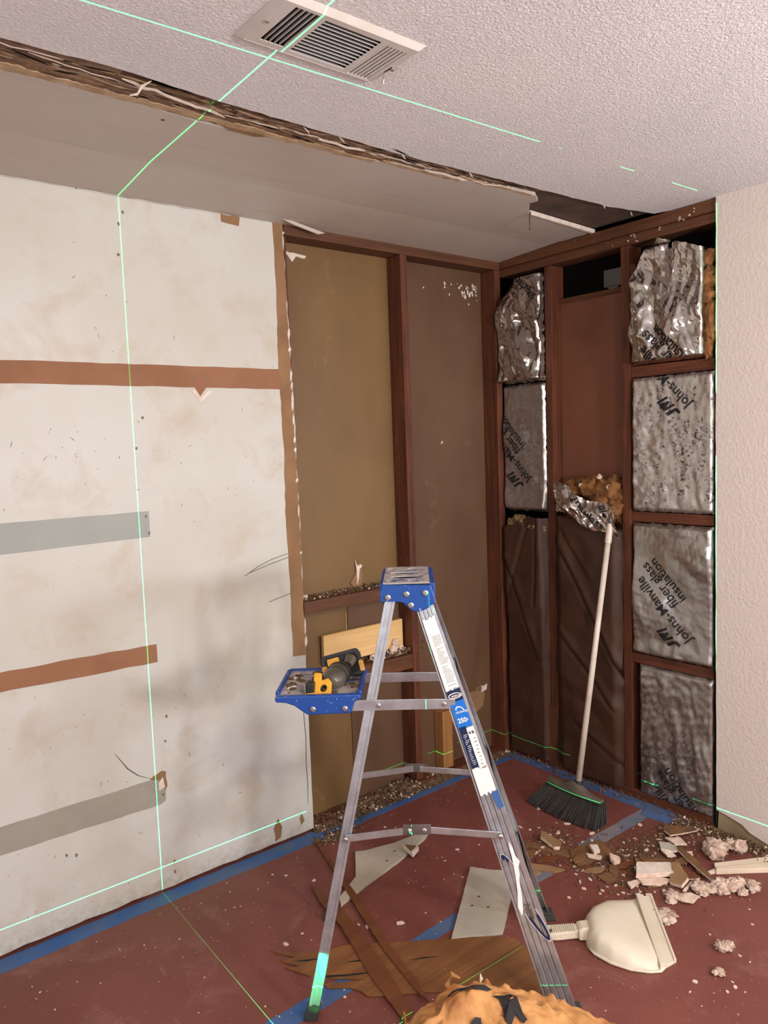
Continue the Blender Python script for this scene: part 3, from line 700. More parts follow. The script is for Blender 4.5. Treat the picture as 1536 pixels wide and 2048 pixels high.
def batt(label, y0, y1, z0, z1, hf, bulge, x, mat, J=None, which='all', seed=1, dens=0.006, fiber=True, rag=.004, top=None, zc=None):
    t = thing('foil_batt', label, 'insulation', (0.05, (y0+y1)/2, z0))
    g, dp = sheet(y0, y1, z0, z1, hf, bulge, x, rag, seed, dens, top=top)
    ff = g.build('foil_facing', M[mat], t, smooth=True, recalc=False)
    if fiber: MB().box((x+0.014, min(y0, y1)+.004, z0+.004), (0.088, max(y0, y1)-.004, (zc or z1)-.004)).build('fiberglass_core', M['fiber'], t, bevel=.008)
    if J: print_on(ff, dp, jm_text(J, which), lambda y, z: y1+.006 < y < y0-.006 and z0+.006 < z < z1-.006)
    return t, dp
h_soft = folds(3, [(3, 3.0, .008), (7, 7, .005), (10, 22, .0020), (8, 50, .0006)])
h_mid = folds(8, [(3, 2.5, .014), (5, 6, .008), (9, 16, .0034), (10, 40, .0011)])
h_hard = folds(5, [(3, 2.2, .022), (7, 5.5, .018), (10, 15, .0062), (10, 34, .0022)])
h_wrin = folds(12, [(3, 3.0, .006), (9, 10, .0034), (14, 26, .0018), (8, 60, .0006)])
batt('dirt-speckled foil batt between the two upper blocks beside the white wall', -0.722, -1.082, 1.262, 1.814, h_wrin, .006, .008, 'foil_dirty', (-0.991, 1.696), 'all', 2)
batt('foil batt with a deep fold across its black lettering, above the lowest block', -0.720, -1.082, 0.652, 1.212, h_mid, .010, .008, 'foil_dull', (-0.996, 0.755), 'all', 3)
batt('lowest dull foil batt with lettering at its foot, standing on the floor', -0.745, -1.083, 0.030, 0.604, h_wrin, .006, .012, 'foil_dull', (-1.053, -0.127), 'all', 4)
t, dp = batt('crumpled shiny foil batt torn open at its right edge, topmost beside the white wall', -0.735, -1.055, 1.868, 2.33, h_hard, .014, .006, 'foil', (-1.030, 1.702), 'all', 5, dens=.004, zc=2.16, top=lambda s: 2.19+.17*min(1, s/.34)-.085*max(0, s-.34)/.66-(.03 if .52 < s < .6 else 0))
# fibreglass spilling from its torn right side
mb = MB(); rn = random.Random(4)
for c, r_ in (((.0, -1.045, 2.16), (.022, .045, .05)), ((-.004, -1.03, 2.10), (.022, .05, .035)), ((0, -1.062, 2.03), (.02, .022, .06)), ((-.004, -1.064, 1.965), (.02, .022, .05)), ((-.002, -1.052, 1.905), (.018, .022, .045)), ((.002, -1.055, 2.24), (.02, .03, .03))):
    mb.blob(c, r_, .35, 14, rn.randint(0, 99), 22, 14)
mb.build('fiberglass_spill', M['fiber'], t, smooth=True)
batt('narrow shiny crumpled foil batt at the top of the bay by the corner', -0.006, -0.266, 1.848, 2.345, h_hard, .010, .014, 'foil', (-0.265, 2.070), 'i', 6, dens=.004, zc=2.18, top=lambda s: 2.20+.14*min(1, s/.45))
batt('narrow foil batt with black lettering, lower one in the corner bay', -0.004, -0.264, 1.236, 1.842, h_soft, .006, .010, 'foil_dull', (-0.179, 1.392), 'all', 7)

# fallen piece of batt heaped on top of the kraft batt
t = thing('fallen_insulation', 'fallen wad of shiny foil and orange fiberglass behind the broom handle tip', 'insulation', (0.03, -0.5, 1.2))
mb = MB(); rn = random.Random(9)
for c, r_ in (((.03, -0.60, 1.33), (.05, .075, .075)), ((.035, -0.50, 1.355), (.05, .08, .055)), ((.03, -0.63, 1.27), (.05, .045, .06)), ((.04, -0.40, 1.34), (.05, .08, .045)), ((.045, -0.335, 1.275), (.04, .03, .05)), ((.02, -0.56, 1.30), (.05, .06, .05))):
    mb.blob(c, r_, .38, 14, rn.randint(0, 99), 26, 16)
mb.build('fiberglass_wad', M['fiber'], t, smooth=True)
h_f = folds(21, [(5, 7, .022), (10, 18, .010), (10, 40, .003)])
def wadfoil(a, b):
    # a band of foil running down from upper left to the broom tip
    y = -0.345-0.31*a-0.03*b; z = 1.385-0.125*a-(0.135-.01*a)*b+.012*math.sin(a*9)
    return (-0.022-.018*math.sin(PI*b)-h_f(a*.3, b*.12)*.8, y, z)
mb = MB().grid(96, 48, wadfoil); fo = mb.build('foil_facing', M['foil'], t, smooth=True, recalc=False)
def wad_print(body, a0, b0, ang, size):
    vs, fs = text_mesh(body, size, .014); vv = []
    for x, y in vs:
        rx = x*math.cos(ang)-y*math.sin(ang); ry = x*math.sin(ang)+y*math.cos(ang)
        p = wadfoil(a0+rx/.31, b0-ry/.13); vv.append((p[0]-.002, p[1], p[2]))
    MB().add(vv, fs).build('lettering', M['ink'], fo, recalc=False)
wad_print('insul', 0.36, 0.22, R(-38), .050); wad_print('lass', 0.56, 0.62, R(-38), .048); wad_print('ille', 0.74, 0.15, R(-62), .048)
for y, z in ((-0.57, 1.405), (-0.47, 1.365), (-0.615, 1.36)):
    MB().blob((-0.018, y, z), (.008, .012, .012), .3, 10, int(-y*100), 8, 6).build('plaster_crumb', M['chip'], t)

# kraft faced batts below
def kraft_sheet(label, y0, y1, ztop, hf, bulge, x, seed, creases):
    t = thing('kraft_batt', label, 'insulation', (0.05, (y0+y1)/2, 0.0))
    def depth(y, z):
        u = (y-y0)/(y1-y0); v = z/1.2
        e = max(0, min(1, min(u, 1-u)/.12)); e = e*e*(3-2*e)
        d = x-bulge*e*(.55+.45*v)-hf(-y, z)
        for (ya, za, yb, zb, am) in creases:
            dx, dz = yb-ya, zb-za; L = math.hypot(dx, dz); q = ((y-ya)*dz-(z-za)*dx)/L; s_ = ((y-ya)*dx+(z-za)*dz)/L/L
            if -.05 < s_ < 1.05: d += am*math.exp(-(q/.007)**2)-am*.7*math.exp(-((q-.02)/.02)**2)
        return d
    def fn(s, q):
        y = y0+(y1-y0)*s; zt = ztop(s)+noise.noise(Vector((y*30, seed, 1)))*.01; z = 0.028+(zt-0.028)*q
        return (depth(y, z), y+noise.noise(Vector((z*9, s, seed)))*.006*(1 if s in (0, 1) else 0), z)
    MB().grid(46, 110, fn).build('kraft_facing', M['kraft'], t, smooth=True, recalc=False)
    MB().box((x+.02, min(y0, y1)+.01, .04), (.088, max(y0, y1)-.01, ztop(.5)-.03)).build('fiberglass_core', M['fiber_pale'], t, bevel=.01)
    return t, depth
h_k = folds(31, [(3, 2.5, .010), (4, 6, .006)])
kt, dk = kraft_sheet('dark brown kraft paper batt bulging in the corner bay', 0.0, -0.272, lambda s: 1.135+.075*min(1, s*1.6)-.02*max(0, s-.8), h_k, .045, .012, 3, [(-.02, 1.0, -.20, .55, .008), (-.05, .85, -.16, 1.15, .006), (-.22, 1.2, -.2, .8, .008)])
mb = MB(); rn = random.Random(2)
for k in range(5): mb.blob((-.01+.012*rn.random(), -0.05-.045*k, 1.175+.016*math.sin(k*1.3)), (.03, .035, .022), .4, 14, k+3, 18, 12)
mb.build('torn_fiber_top', M['fiber_pale'], kt, smooth=True)
kraft_sheet('wide dark brown kraft paper batt with a long diagonal crease behind the broom', -0.312, -0.672, lambda s: 1.235-.07*s, h_k, .030, .008, 5, [(-.33, 1.1, -.67, .52, .012), (-.33, .68, -.62, .38, .009), (-.36, 1.16, -.5, .95, .005), (-.42, .26, -.67, .12, .006)])

# ---- ceiling air vent
VX0, VX1, VY0, VY1 = -1.995, -1.628, -1.279, -1.082
t = thing('air_vent', 'white metal ceiling register with three louvre banks and a lever', 'vent', ((VX0+VX1)/2, (VY0+VY1)/2, CZ))
banks = [(-1.953, -1.893, -1.257, -1.113), (-1.878, -1.731, -1.250, -1.108), (-1.716, -1.655, -1.245, -1.100)]
def rect(x0, x1, y0, y1): return [(x0, y0), (x1, y0), (x1, y1), (x0, y1)]
MB().prism([rect(VX0+.012, VX1-.012, VY0+.012, VY1-.012)]+[rect(*b) for b in banks], CZ-.011, CZ-.009).build('face_plate', M['vent'], t)
rim = MB()
o_, i_ = rect(VX0, VX1, VY0, VY1), rect(VX0+.0125, VX1-.0125, VY0+.0125, VY1-.0125)
vs = [(x, y, CZ-.0005) for x, y in o_]+[(x, y, CZ-.011) for x, y in i_]
rim.add(vs, [(k, (k+1) % 4, (k+1) % 4+4, k+4) for k in range(4)]).build('bevelled_rim', M['vent'], t, solid=.001)
MB().prism([rect(VX0+.02, VX1-.02, VY0+.02, VY1-.02)], CZ-.0018, CZ-.0008).build('dark_throat', M['vent_dark'], t)
def slat(lo, hi, tilt_axis, ang):
    c = (Vector(lo)+Vector(hi))/2
    m = Matrix.Translation(c) @ Matrix.Rotation(ang, 4, tilt_axis) @ Matrix.Translation(-c)
    return MB().box(lo, hi, 0, m).build('louvre', M['vent'], t)
for k in range(6):
    x = -1.953+.060*k/5; slat((x-.0006, -1.257, CZ-.011), (x+.0006, -1.113, CZ-.003), 'Y', R(20))
for k in range(12):
    y = -1.250+.142*k/11; slat((-1.878, y-.0006, CZ-.0115), (-1.731, y+.0006, CZ-.003), 'X', R(-38))
for k in range(6):
    x = -1.716+.061*(k+.5)/6; slat((x-.0062, -1.245, CZ-.0098), (x+.0062, -1.100, CZ-.0088), 'Y', R(-14))
MB().disc((-1.975, -1.18, CZ-.011), (0, 0, -1), .005, .003, 10).build('screw', M['steel'], t)
MB().disc((-1.637, -1.17, CZ-.011), (0, 0, -1), .005, .003, 10).build('screw', M['steel'], t)
MB().tube([(-1.642, -1.150, CZ-.010), (-1.640, -1.142, CZ-.022), (-1.640, -1.138, CZ-.030)], [.0022, .0022, .0045], 8).build('damper_lever', M['steel'], t)
MB().box((-1.646, -1.178, CZ-.0118), (-1.643, -1.15, CZ-.0109)).build('lever_slot', M['ink'], t)

# ---- aluminium step ladder (local axes: x = rear foot to front foot, y = near side to far side)
LO, LR = (-1.79427, -0.87447, 0.0), R(-41)
lad = thing('step_ladder', 'four foot aluminium step ladder with blue plastic top and folding tray', 'ladder', LO, LR)
LD = 0.46
def lb(mb, name, mat, parent=lad, **k): return mb.build(name, mat, parent, local=True, **k)
def mir(p, far): return (p[0], LD-p[1], p[2]) if far else p
def rail(cl0, cl1, w0, w1, prof, z0, z1, far, name, mat):
    """loft an open channel profile between foot and top; prof = (t across 0..1, depth)"""
    rings = []
    for k in range(2):
        z = (z0, z1)[k]; c = (cl0, cl1)[k]; w_ = (w0, w1)[k]; d0 = .085*z
        rings.append([mir((c+w_*t, d0+dp_, z), far) for t, dp_ in prof])
    return lb(MB().loft(rings, closed=False, caps=False), name, mat, solid=.0018)
ribs = [(0, .026), (0, .0)]
for k in range(4):
    a = .04+.92*k/4; b = .04+.92*(k+1)/4
    ribs += [(a, .0005), (a+.03, .0045), (a+.045, .0045), (a+.075, .0), (b-.01, .0)]
ribs += [(1, 0), (1, .026)]
chan = [(0, .012), (0, 0), (.22, 0), (.27, .004), (.73, .004), (.78, 0), (1, 0), (1, .012)]
FR = lambda z: .659-.2945*z                                       # left edge of the front rail at height z
FW = lambda z: .077-.0245*z
RL = lambda z: RL0+RL1*z
RL0, RL1 = -.013, .2225
for far in (False, True):
    rail(FR(.012), FR(1.16), FW(.012), FW(1.16), ribs, .012, 1.16, far, 'front_rail', M['alu'])
    rail(RL(.035), RL(1.16),  .028, .027, chan, .035, 1.16, far, 'rear_rail', M['alu'])
    f = MB()
    q = [mir(p, far) for p in ((-.020, -.004, 0), (.018, -.004, 0), (.018, .020, 0), (-.020, .020, 0))]
    q2 = [(p[0]+.012, p[1]+(.003 if not far else -.003), .042) for p in q]
    lb(f.loft([q, q2]), 'rubber_foot', M['rubber'], bevel=.003)
    q = [mir(p, far) for p in ((.652, -.004, 0), (.752, -.004, 0), (.752, .032, 0), (.652, .032, 0))]
    q2 = [(p[0]-.010, p[1], .030) for p in q]
    lb(MB().loft([q, q2]), 'rubber_foot', M['rubber'], bevel=.003)
    # folding spreader: two bars joined by a plate, pivot rivets
    zz, dd = .514, .042
    a, h1, h2, b = (.114, .506), (.290, .528), (.330, .528), (.536, .508)
    yo = lambda z: .085*z-.012
    def bar(p, q, hw, th, nm, mat, dy=0.0):
        P, Q = Vector((p[0], p[1])), Vector((q[0], q[1])); n_ = Vector((-(Q-P).y, (Q-P).x)).normalized()*hw
        pts = [P-n_, Q-n_, Q+n_, P+n_]
        return lb(MB().prism([(v.x, v.y) for v in pts], yo(p[1])+dy, yo(p[1])+dy+th, lambda u, v, w_: mir((u, w_, v), far)), nm, mat, bevel=.0012)
    b1_ = bar(a, (h1[0]+.01, h1[1]), .0095, .004, 'spreader_bar', M['alu']); b2_ = bar((h2[0]-.01, h2[1]), b, .0095, .004, 'spreader_bar', M['alu'])
    pl_ = bar((h1[0]-.018, h1[1]+.002), (h2[0]+.018, h2[1]+.002), .0145, .003, 'spreader_plate', M['alu_dark'], -.004)
    for p, par_ in ((a, b1_), (h1, pl_), (h2, pl_), (b, b2_)):
        c = mir((p[0], yo(p[1])-.003, p[1]), far); lb(MB().disc(c, (0, 1 if far else -1, 0), .0065, .005, 12), 'rivet', M['steel'], par_)
# steps between the front rails and braces between the rear rails
for z in (.30, .60, .90):
    x0 = FR(z)+.004; w_ = FW(z)-.008
    mb = MB().box((x0, .085*z+.006, z-.022), (x0+.004, LD-.085*z-.006, z)).box((x0+w_-.004, .085*z+.006, z-.022), (x0+w_, LD-.085*z-.006, z)).box((x0, .085*z+.006, z-.004), (x0+w_, LD-.085*z-.006, z))
    for k in range(5): mb.box((x0+w_*(k+.7)/5.6, .085*z+.008, z), (x0+w_*(k+.7)/5.6+.004, LD-.085*z-.008, z+.0025))
    lb(mb, 'step', M['alu'])
for z in (.22, .52, .86):
    lb(MB().box((RL(z)+.008, .085*z+.012, z-.012), (RL(z)+.012, LD-.085*z-.012, z+.012)), 'rear_brace', M['alu'])
# blue cap: slotted top with a dust-caked tread and lobed side plates
capo = [(.238, .094), (.366, .094), (.366, LD-.094), (.238, LD-.094)]
def ell(cx, cy, rx, ry, n=16, ph=0): return [(cx+rx*math.cos(2*PI*k/n+ph), cy+ry*math.sin(2*PI*k/n+ph)) for k in range(n)]
holes_ = [ell(.328, .126, .024, .013), ell(.260, .126, .014, .011), ell(.302, .185, .050, .021), ell(.302, .255, .050, .018), ell(.325, .325, .024, .014), ell(.258, .325, .015, .013)]
lb(MB().prism([capo]+holes_, 1.1965, 1.2), 'cap_top', M['dusty'])
lb(MB().prism([(.235, .105), (.352, .105), (.352, LD-.105), (.235, LD-.105)], 1.142, 1.146), 'cap_floor', M['label_navy'])  # dark navy paints the unlit inside seen through the slots
lobe = [(.230, 1.150), (.228, 1.172), (.236, 1.196), (.369, 1.193), (.377, 1.166), (.380, 1.143), (.371, 1.139), (.360, 1.130), (.346, 1.123), (.330, 1.120), (.314, 1.124), (.302, 1.134), (.292, 1.146), (.280, 1.150)]
for far in (False, True):
    sp_ = lb(MB().prism(lobe, .084, .098, lambda u, v, w_: mir((u, w_, v), far)), 'cap_side_plate', M['blue'], bevel=.003)
    for p in ((.251, 1.162), (.302, 1.170), (.353, 1.172), (.313, 1.139)):
        lb(MB().disc(mir((p[0], .084, p[1]), far), (0, 1 if far else -1, 0), .0078, .005, 14), 'rivet', M['steel'], sp_)
for x0, x1 in ((.228, .240), (.364, .380)):
    lb(MB().box((x0, .098, 1.150), (x1, LD-.098, 1.197)), 'cap_edge', M['blue'], bevel=.003)
# folding tray on two long arms
TD = .392
def mirt(p, far): return (p[0], TD-p[1], p[2]) if far else p
for far in (False, True):
    y0 = .070
    def fb_(pts, a_, b_, nm, mat, bv=.0015): return lb(MB().prism(pts, a_, b_, lambda u, v, w_: mirt((u, w_, v), far)), nm, mat, bevel=bv)
    ar_ = fb_([(.12, .852), (.30, .852), (.425, .852), (.425, .879), (.30, .881), (.12, .881)], y0, y0+.004, 'tray_arm', M['alu'])
    for p in ((.215, .866), (.395, .866)):
        lb(MB().disc(mirt((p[0], y0, p[1]), far), (0, 1 if far else -1, 0), .006, .005, 12), 'rivet', M['steel'], ar_)
    sd_ = fb_([(-.068, .884), (-.069, .899), (.164, .901), (.168, .889), (.150, .880), (.140, .848), (.020, .846), (.008, .854), (-.016, .872), (-.040, .881)], y0-.010, y0+.010, 'tray_side', M['blue'], .004)
    for p in (.036, .124):
        lb(MB().disc(mirt((p, y0-.010, .863), far), (0, 1 if far else -1, 0), .0075, .005, 14), 'rivet', M['steel'], sd_)
tro = [(-.066, .078), (.160, .078), (.168, .090), (.168, TD-.090), (.160, TD-.078), (-.060, TD-.078), (-.070, TD-.09), (-.070, .09)]
thol = [ell(-.038, .165, .014, .032), ell(-.044, .105, .010, .014), ell(-.036, .265, .013, .03)]
lb(MB().prism([tro]+thol, .887, .895), 'tray_deck', M['dusty'], bevel=.002)
for q in ((.158, .170, .082, TD-.082), (-.072, -.060, .09, TD-.09)):
    lb(MB().box((q[0], q[2], .880), (q[1], q[3], .905)), 'tray_lip', M['blue'], bevel=.004)
mb = MB(); rn = random.Random(6)
for k in range(30): mb.blob((rn.uniform(-.05, .15), rn.uniform(.10, .30), .896), (rn.uniform(.004, .014),)*2+(rn.uniform(.002, .005),), .4, 9, k, 9, 6)
lb(mb, 'plaster_dust_lump', M['dust'], kind='stuff')
# labels on the near front rail
def rail_pt(t, z, lift=.0035): return (FR(z)+FW(z)*t, .085*z-lift, z)
def rail_label(t0, t1, z0, z1, name, mat, lift=.0030, rag=0, nz=10, label=None, sl=0.018):
    def fn(a, b):
        z = z0+(z1-z0)*b+sl*(a-.5)*(t1-t0); t_ = t0+(t1-t0)*a
        if rag and b in (0.0, 1.0): z += noise.noise(Vector((a*9, b*3, rag)))*.010
        return rail_pt(t_, z, lift)
    o = lb(MB().grid(8, nz, fn), name, mat, solid=.0006)
    if label: o['label'] = label
    return o
def rail_text(body, t, z, size, mat, bold=.01, along=False, lift=.0045, parent=lad, name='lettering'):
    vs, fs = text_mesh(body, size, bold, 1); vv = []
    for x, y in vs:
        if along: dt, dz = y, -x                                 # reads down the rail
        else: dt, dz = x, y
        zz_ = z+dz+.22*dt*(0 if along else 1)
        vv.append((FR(zz_)+FW(zz_)*t+dt, .085*zz_-lift, zz_))
    return lb(MB().add(vv, fs), name, M[mat], parent, recalc=False)
il_ = rail_label(.12, .86, .905, 1.100, 'instruction_label', M['label_white'], rag=3, label='white paper instruction label with worn print')
mb = MB(); rn = random.Random(8)
z = 1.050
while z > .915:
    x0 = .30+rn.random()*.05; n_ = rn.randint(3, 6); t_ = x0
    for _ in range(n_):
        L = rn.uniform(.05, .13)
        if t_+L > .82: break
        a = [rail_pt(t_, z+.018*(t_-.5)*.8, .0042), rail_pt(t_+L, z+.018*(t_+L-.5)*.8, .0042)]
        mb.add([a[0], a[1], (a[1][0], a[1][1], a[1][2]+.0016), (a[0][0], a[0][1], a[0][2]+.0016)], [(0, 1, 2, 3)]); t_ += L+.02
    z -= rn.choice([.0042, .0042, .0050, .009])
lb(mb, 'printed_lines', simple('grey_print', srgb(130, 128, 126), rough=.7), il_, kind='stuff', recalc=False)
ln_ = rail_label(.12, .86, .872, .903, 'maker_label', M['label_navy'], label='navy strip with a white oval maker logo')
lblu_ = rail_label(.12, .86, .800, .872, 'maker_label', M['label_blue'], label='bright blue label reading 250 lb')
sn_ = rail_label(.14, .50, .690, .802, 'spec_label', M['label_navy'], label='navy panel with tiny white lines')
sw_ = rail_label(.50, .88, .690, .802, 'spec_label', M['label_white'], label='white panel reading 4 ft')
rail_label(.12, .90, .620, .692, 'spec_label', M['label_white'], rag=6, label='torn white label end')
def oval(t, z, ra, rb, wd, tilt, mat, lift=.0045, a0=0, a1=1, parent=lad):
    outer = []; inner = []; n_ = 28
    for k in range(n_+1):
        a = 2*PI*(a0+(a1-a0)*k/n_)
        for lst, s_ in ((outer, 0), (inner, wd)):
            x, y = (ra-s_)*math.cos(a), (rb-s_)*math.sin(a); dt = x*math.cos(tilt)-y*math.sin(tilt); dz = x*math.sin(tilt)+y*math.cos(tilt)
            zz_ = z+dz; lst.append((FR(zz_)+FW(zz_)*t+dt, .085*zz_-lift, zz_))
    return lb(MB().add(outer+inner, [(k, k+1, n_+2+k, n_+1+k) for k in range(n_)]), 'logo_ring', M[mat], parent, recalc=False)
oval(.50, .888, .020, .0075, .0022, R(14), 'label_white', parent=ln_); rail_text('WERNER', .30, .882, .0075, 'label_white', .02, parent=ln_)
oval(.50, .848, .012, .011, .003, 0, 'label_white', a0=0, a1=.5, parent=lblu_)
rail_text('ADVANCED', .25, .838, .0068, 'label_white', .02, parent=lblu_); rail_text('250', .22, .812, .017, 'label_white', .03, parent=lblu_); rail_text('lb', .62, .820, .010, 'label_white', .02, parent=lblu_)
rail_text('4 ft', .55, .782, .0115, 'ink', .03, parent=sw_)
mb = MB(); mb2 = MB()
for k in range(17):
    z = .778-.0050*k
    a = rail_pt(.22+.06*rn.random(), z, .0042); b = rail_pt(.34+.12*rn.random(), z+.003, .0042)
    mb.add([a, b, (b[0], b[1], b[2]+.0014), (a[0], a[1], a[2]+.0014)], [(0, 1, 2, 3)])
    if k % 2 == 0:
        a = rail_pt(.60+.1*rn.random(), z-.008, .0042); b = rail_pt(.74+.08*rn.random(), z-.006, .0042)
        mb2.add([a, b, (b[0], b[1], b[2]+.0018), (a[0], a[1], a[2]+.0018)], [(0, 1, 2, 3)])
lb(mb, 'printed_lines', M['label_white'], sn_, kind='stuff', recalc=False); lb(mb2, 'printed_lines', M['ink_soft'], sw_, kind='stuff', recalc=False)
# worn oval badge low on the rail
oval(.55, .300, .085, .0165, .008, R(-72), 'label_navy', a0=-.22, a1=.22); oval(.55, .300, .088, .0185, .0015, R(-72), 'label_white', .0048, -.25, .25)
oval(.42, .405, .05, .014, .010, R(-72), 'label_navy', a0=.36, a1=.60); oval(.42, .405, .053, .0155, .0015, R(-72), 'label_white', .0048, .25, .62)
rail_text('NER', .40, .318, .024, 'ink_soft', .02, along=True)
# torn paper left on the rail, scrap of blue tape
def rail_scrap(pts, name, mat, lift=.004):
    fn = lambda u, v, w_: (lambda p: (p[0], p[1]-w_, p[2]))(rail_pt(u, v, lift))
    return lb(MB().prism(ragged(pts, .02, .0008, 4, True), 0, .0006, fn), name, mat)
rail_scrap([(.66, .49), (.74, .47), (.72, .45), (.84, .435), (.70, .42), (.66, .40), (.56, .385), (.46, .345), (.30, .30), (.18, .285), (.14, .31), (.30, .345), (.42, .38), (.52, .42), (.58, .45), (.60, .47)], 'torn_label_scrap', M['label_white'])
rail_scrap([(.62, .620), (.98, .632), (.98, .585), (.72, .575)], 'tape_scrap', M['tape'])

# ---- cordless tool lying on the ladder tray (same local axes as the ladder)
tl = thing('power_tool', 'black and yellow power tool with grey domed body lying on the ladder tray', 'tool', (LO[0]+.02*math.cos(LR), LO[1]+.02*math.sin(LR), -.003), LR)
def rrect(cx, cy, w_, h_, r, n=4):
    out = []
    for sx, sy, a0 in ((1, -1, -PI/2), (1, 1, 0), (-1, 1, PI/2), (-1, -1, PI)):
        for k in range(n+1):
            a = a0+PI/2*k/n; out.append((cx+sx*(w_/2-r)+r*math.cos(a), cy+sy*(h_/2-r)+r*math.sin(a)))
    return out
# upright base plate leaning back at the far side of the tray
bm_ = Matrix.Translation((.082, .268, .922)) @ Matrix.Rotation(R(-14), 4, 'Y') @ Matrix.Rotation(R(-20), 4, 'X')
def onp(m): return lambda u, v, w_: tuple(m @ Vector((u, w_, v)))
lb(MB().prism(rrect(0, 0, .118, .078, .012), -.008, .010, onp(bm_)), 'base_plate', M['black'], tl, bevel=.003)
lb(MB().prism([rrect(0, .004, .118, .078, .012), rrect(0, .004, .096, .056, .008)], -.014, -.008, onp(bm_)), 'plate_rim', M['black'], tl, bevel=.002)
for cx, cy, w_, h_ in ((-.052, -.006, .016, .034), (-.022, .018, .036, .022), (.058, -.012, .012, .032)):
    lb(MB().prism(rrect(cx, cy, w_, h_, .003), -.022, -.006, onp(bm_)), 'yellow_clip', M['yellow'], tl, bevel=.002)
# grey domed barrel lying from the plate towards the front
ax0, ax1 = Vector((.082, .225, .926)), Vector((.058, .125, .912))
dome = [(0, .026), (.10, .030), (.25, .033), (.55, .034), (.75, .031), (.88, .025), (.96, .016), (1.0, .005)]
d_ = ax1-ax0
lb(MB().tube([ax0+d_*t_ for t_, _ in dome], [r for _, r in dome], 22), 'domed_body', M['smoke'], tl, smooth=True)
for t_ in (.22, .50):
    i_ = ax0+d_*t_; lb(MB().tube([i_, i_+d_*.04], [.0345, .0345], 22), 'body_ring', M['black'], tl)
lb(MB().tube([Vector((.100, .222, .940)), Vector((.108, .240, .950)), Vector((.100, .262, .948))], [.014, .018, .016], 12), 'motor_neck', M['smoke'], tl)
# yellow cross-shaped guard with a hole, and the black shoe with a bright edge
gm = Matrix.Translation((.026, .108, .912)) @ Matrix.Rotation(R(-12), 4, 'Y') @ Matrix.Rotation(R(-38), 4, 'X')
gx = [(1.25*gx_, 1.25*gz_) for gx_, gz_ in [(-.030, -.006), (-.030, -.020), (-.006, -.020), (-.004, -.028), (.026, -.028), (.032, .004), (.026, .014), (.010, .012), (.012, .030), (-.004, .034), (-.008, .012), (-.030, .004)]]
lb(MB().prism([gx, ell(.015, -.008, .0105, .011, 10)], -.006, .006, onp(gm)), 'yellow_guard', M['yellow'], tl, bevel=.002)
lb(MB().prism([(-.040, -.014), (-.006, -.018), (.004, -.026), (-.034, -.028)], -.012, .004, onp(gm)), 'yellow_lever', M['yellow'], tl, bevel=.002)
lb(MB().box((-.006, .090, .899), (.018, .125, .928)), 'black_shoe', M['black'], tl, bevel=.004)
lb(MB().box((-.0095, .088, .897), (-.0065, .122, .926)), 'shoe_blade', M['steel'], tl)
lb(MB().blob((.020, .160, .915), (.020, .02, .014), .3, 9, 5, 12, 8), 'dust_cake', M['dust'], tl)

# ---- broom leaning on the fallen insulation
br = thing('broom', 'white handled broom with charcoal bristles leaning against the kraft batts', 'broom', (-0.29, -0.625, 0.0))
hb, ht = Vector((-.290, -.640, .124)), Vector((-.045, -.641, 1.205))
dd_ = (ht-hb)
MB().tube([hb, hb+dd_*.5, hb+dd_*.93], [.0125, .0120, .0118], 16).build('handle', M['broomwhite'], br, smooth=True)
MB().tube([hb+dd_*.925, hb+dd_*.935, hb+dd_*.985, ht], [.0135, .0145, .0140, .0125], 16).build('handle_cap', M['broomwhite'], br)
MB().tube([ht, ht+dd_*.012, ht+dd_*.022], [.0105, .011, .007], 12).build('hanging_tip', M['tipblue'], br)
MB().tube([hb-dd_*.012, hb+dd_*.012, hb+dd_*.014], [.021, .019, .014], 16).build('collar', M['black'], br)
# head block: hump in the middle, narrow ends, from (y=-.49) to (y=-.75)
ya, yb = -.490, -.765
def headring(s):
    y = ya+(yb-ya)*s; top = .106+.030*math.exp(-((s-.5)/.16)**2)+.014*(1-s)-.004
    bot = .088+.010*(1-s)-.006; wd = .014+.012*math.sin(PI*min(1, max(0, s)))
    x = -.298
    return [(x-wd, y, bot), (x-wd, y, bot+.012), (x-wd*.55, y, top), (x+wd*.55, y, top), (x+wd, y, bot+.012), (x+wd, y, bot)]
MB().loft([headring(k/24) for k in range(25)]).build('head_block', M['broomgrey'], br, smooth=False, bevel=.002)
MB().box((-.324, yb-.004, .078), (-.273, ya+.004, .090)).build('bristle_bed', M['black'], br, bevel=.002)
mb = MB(); rn = random.Random(14)
for k in range(64):
    s = k/63; y = ya+(yb-ya)*s
    for j in range(5):
        x = -.320+.044*j/4+rn.uniform(-.002, .002)
        yt = -.428-(.785-.428)*s+rn.uniform(-.004, .004); xt = -.335+(x+.298)*1.7-.020*math.sin(PI*s)+rn.uniform(-.004, .004)
        zt = .003+abs(rn.gauss(0, .003))
        mid = (x*.58+xt*.42, y*.58+yt*.42, .048)
        mb.tube([(x, y, .084), mid, (xt, yt, zt)], [.0030, .0046, .0030], 5)
mb.build('bristles', M['bristle'], br, kind='stuff')

# ---- dustpan, seen from behind and above: handle left, open lip right
dp_ = thing('dustpan', 'cream plastic dustpan lying upside down beside the ladder foot', 'dustpan', (-0.80, -1.22, 0.0))
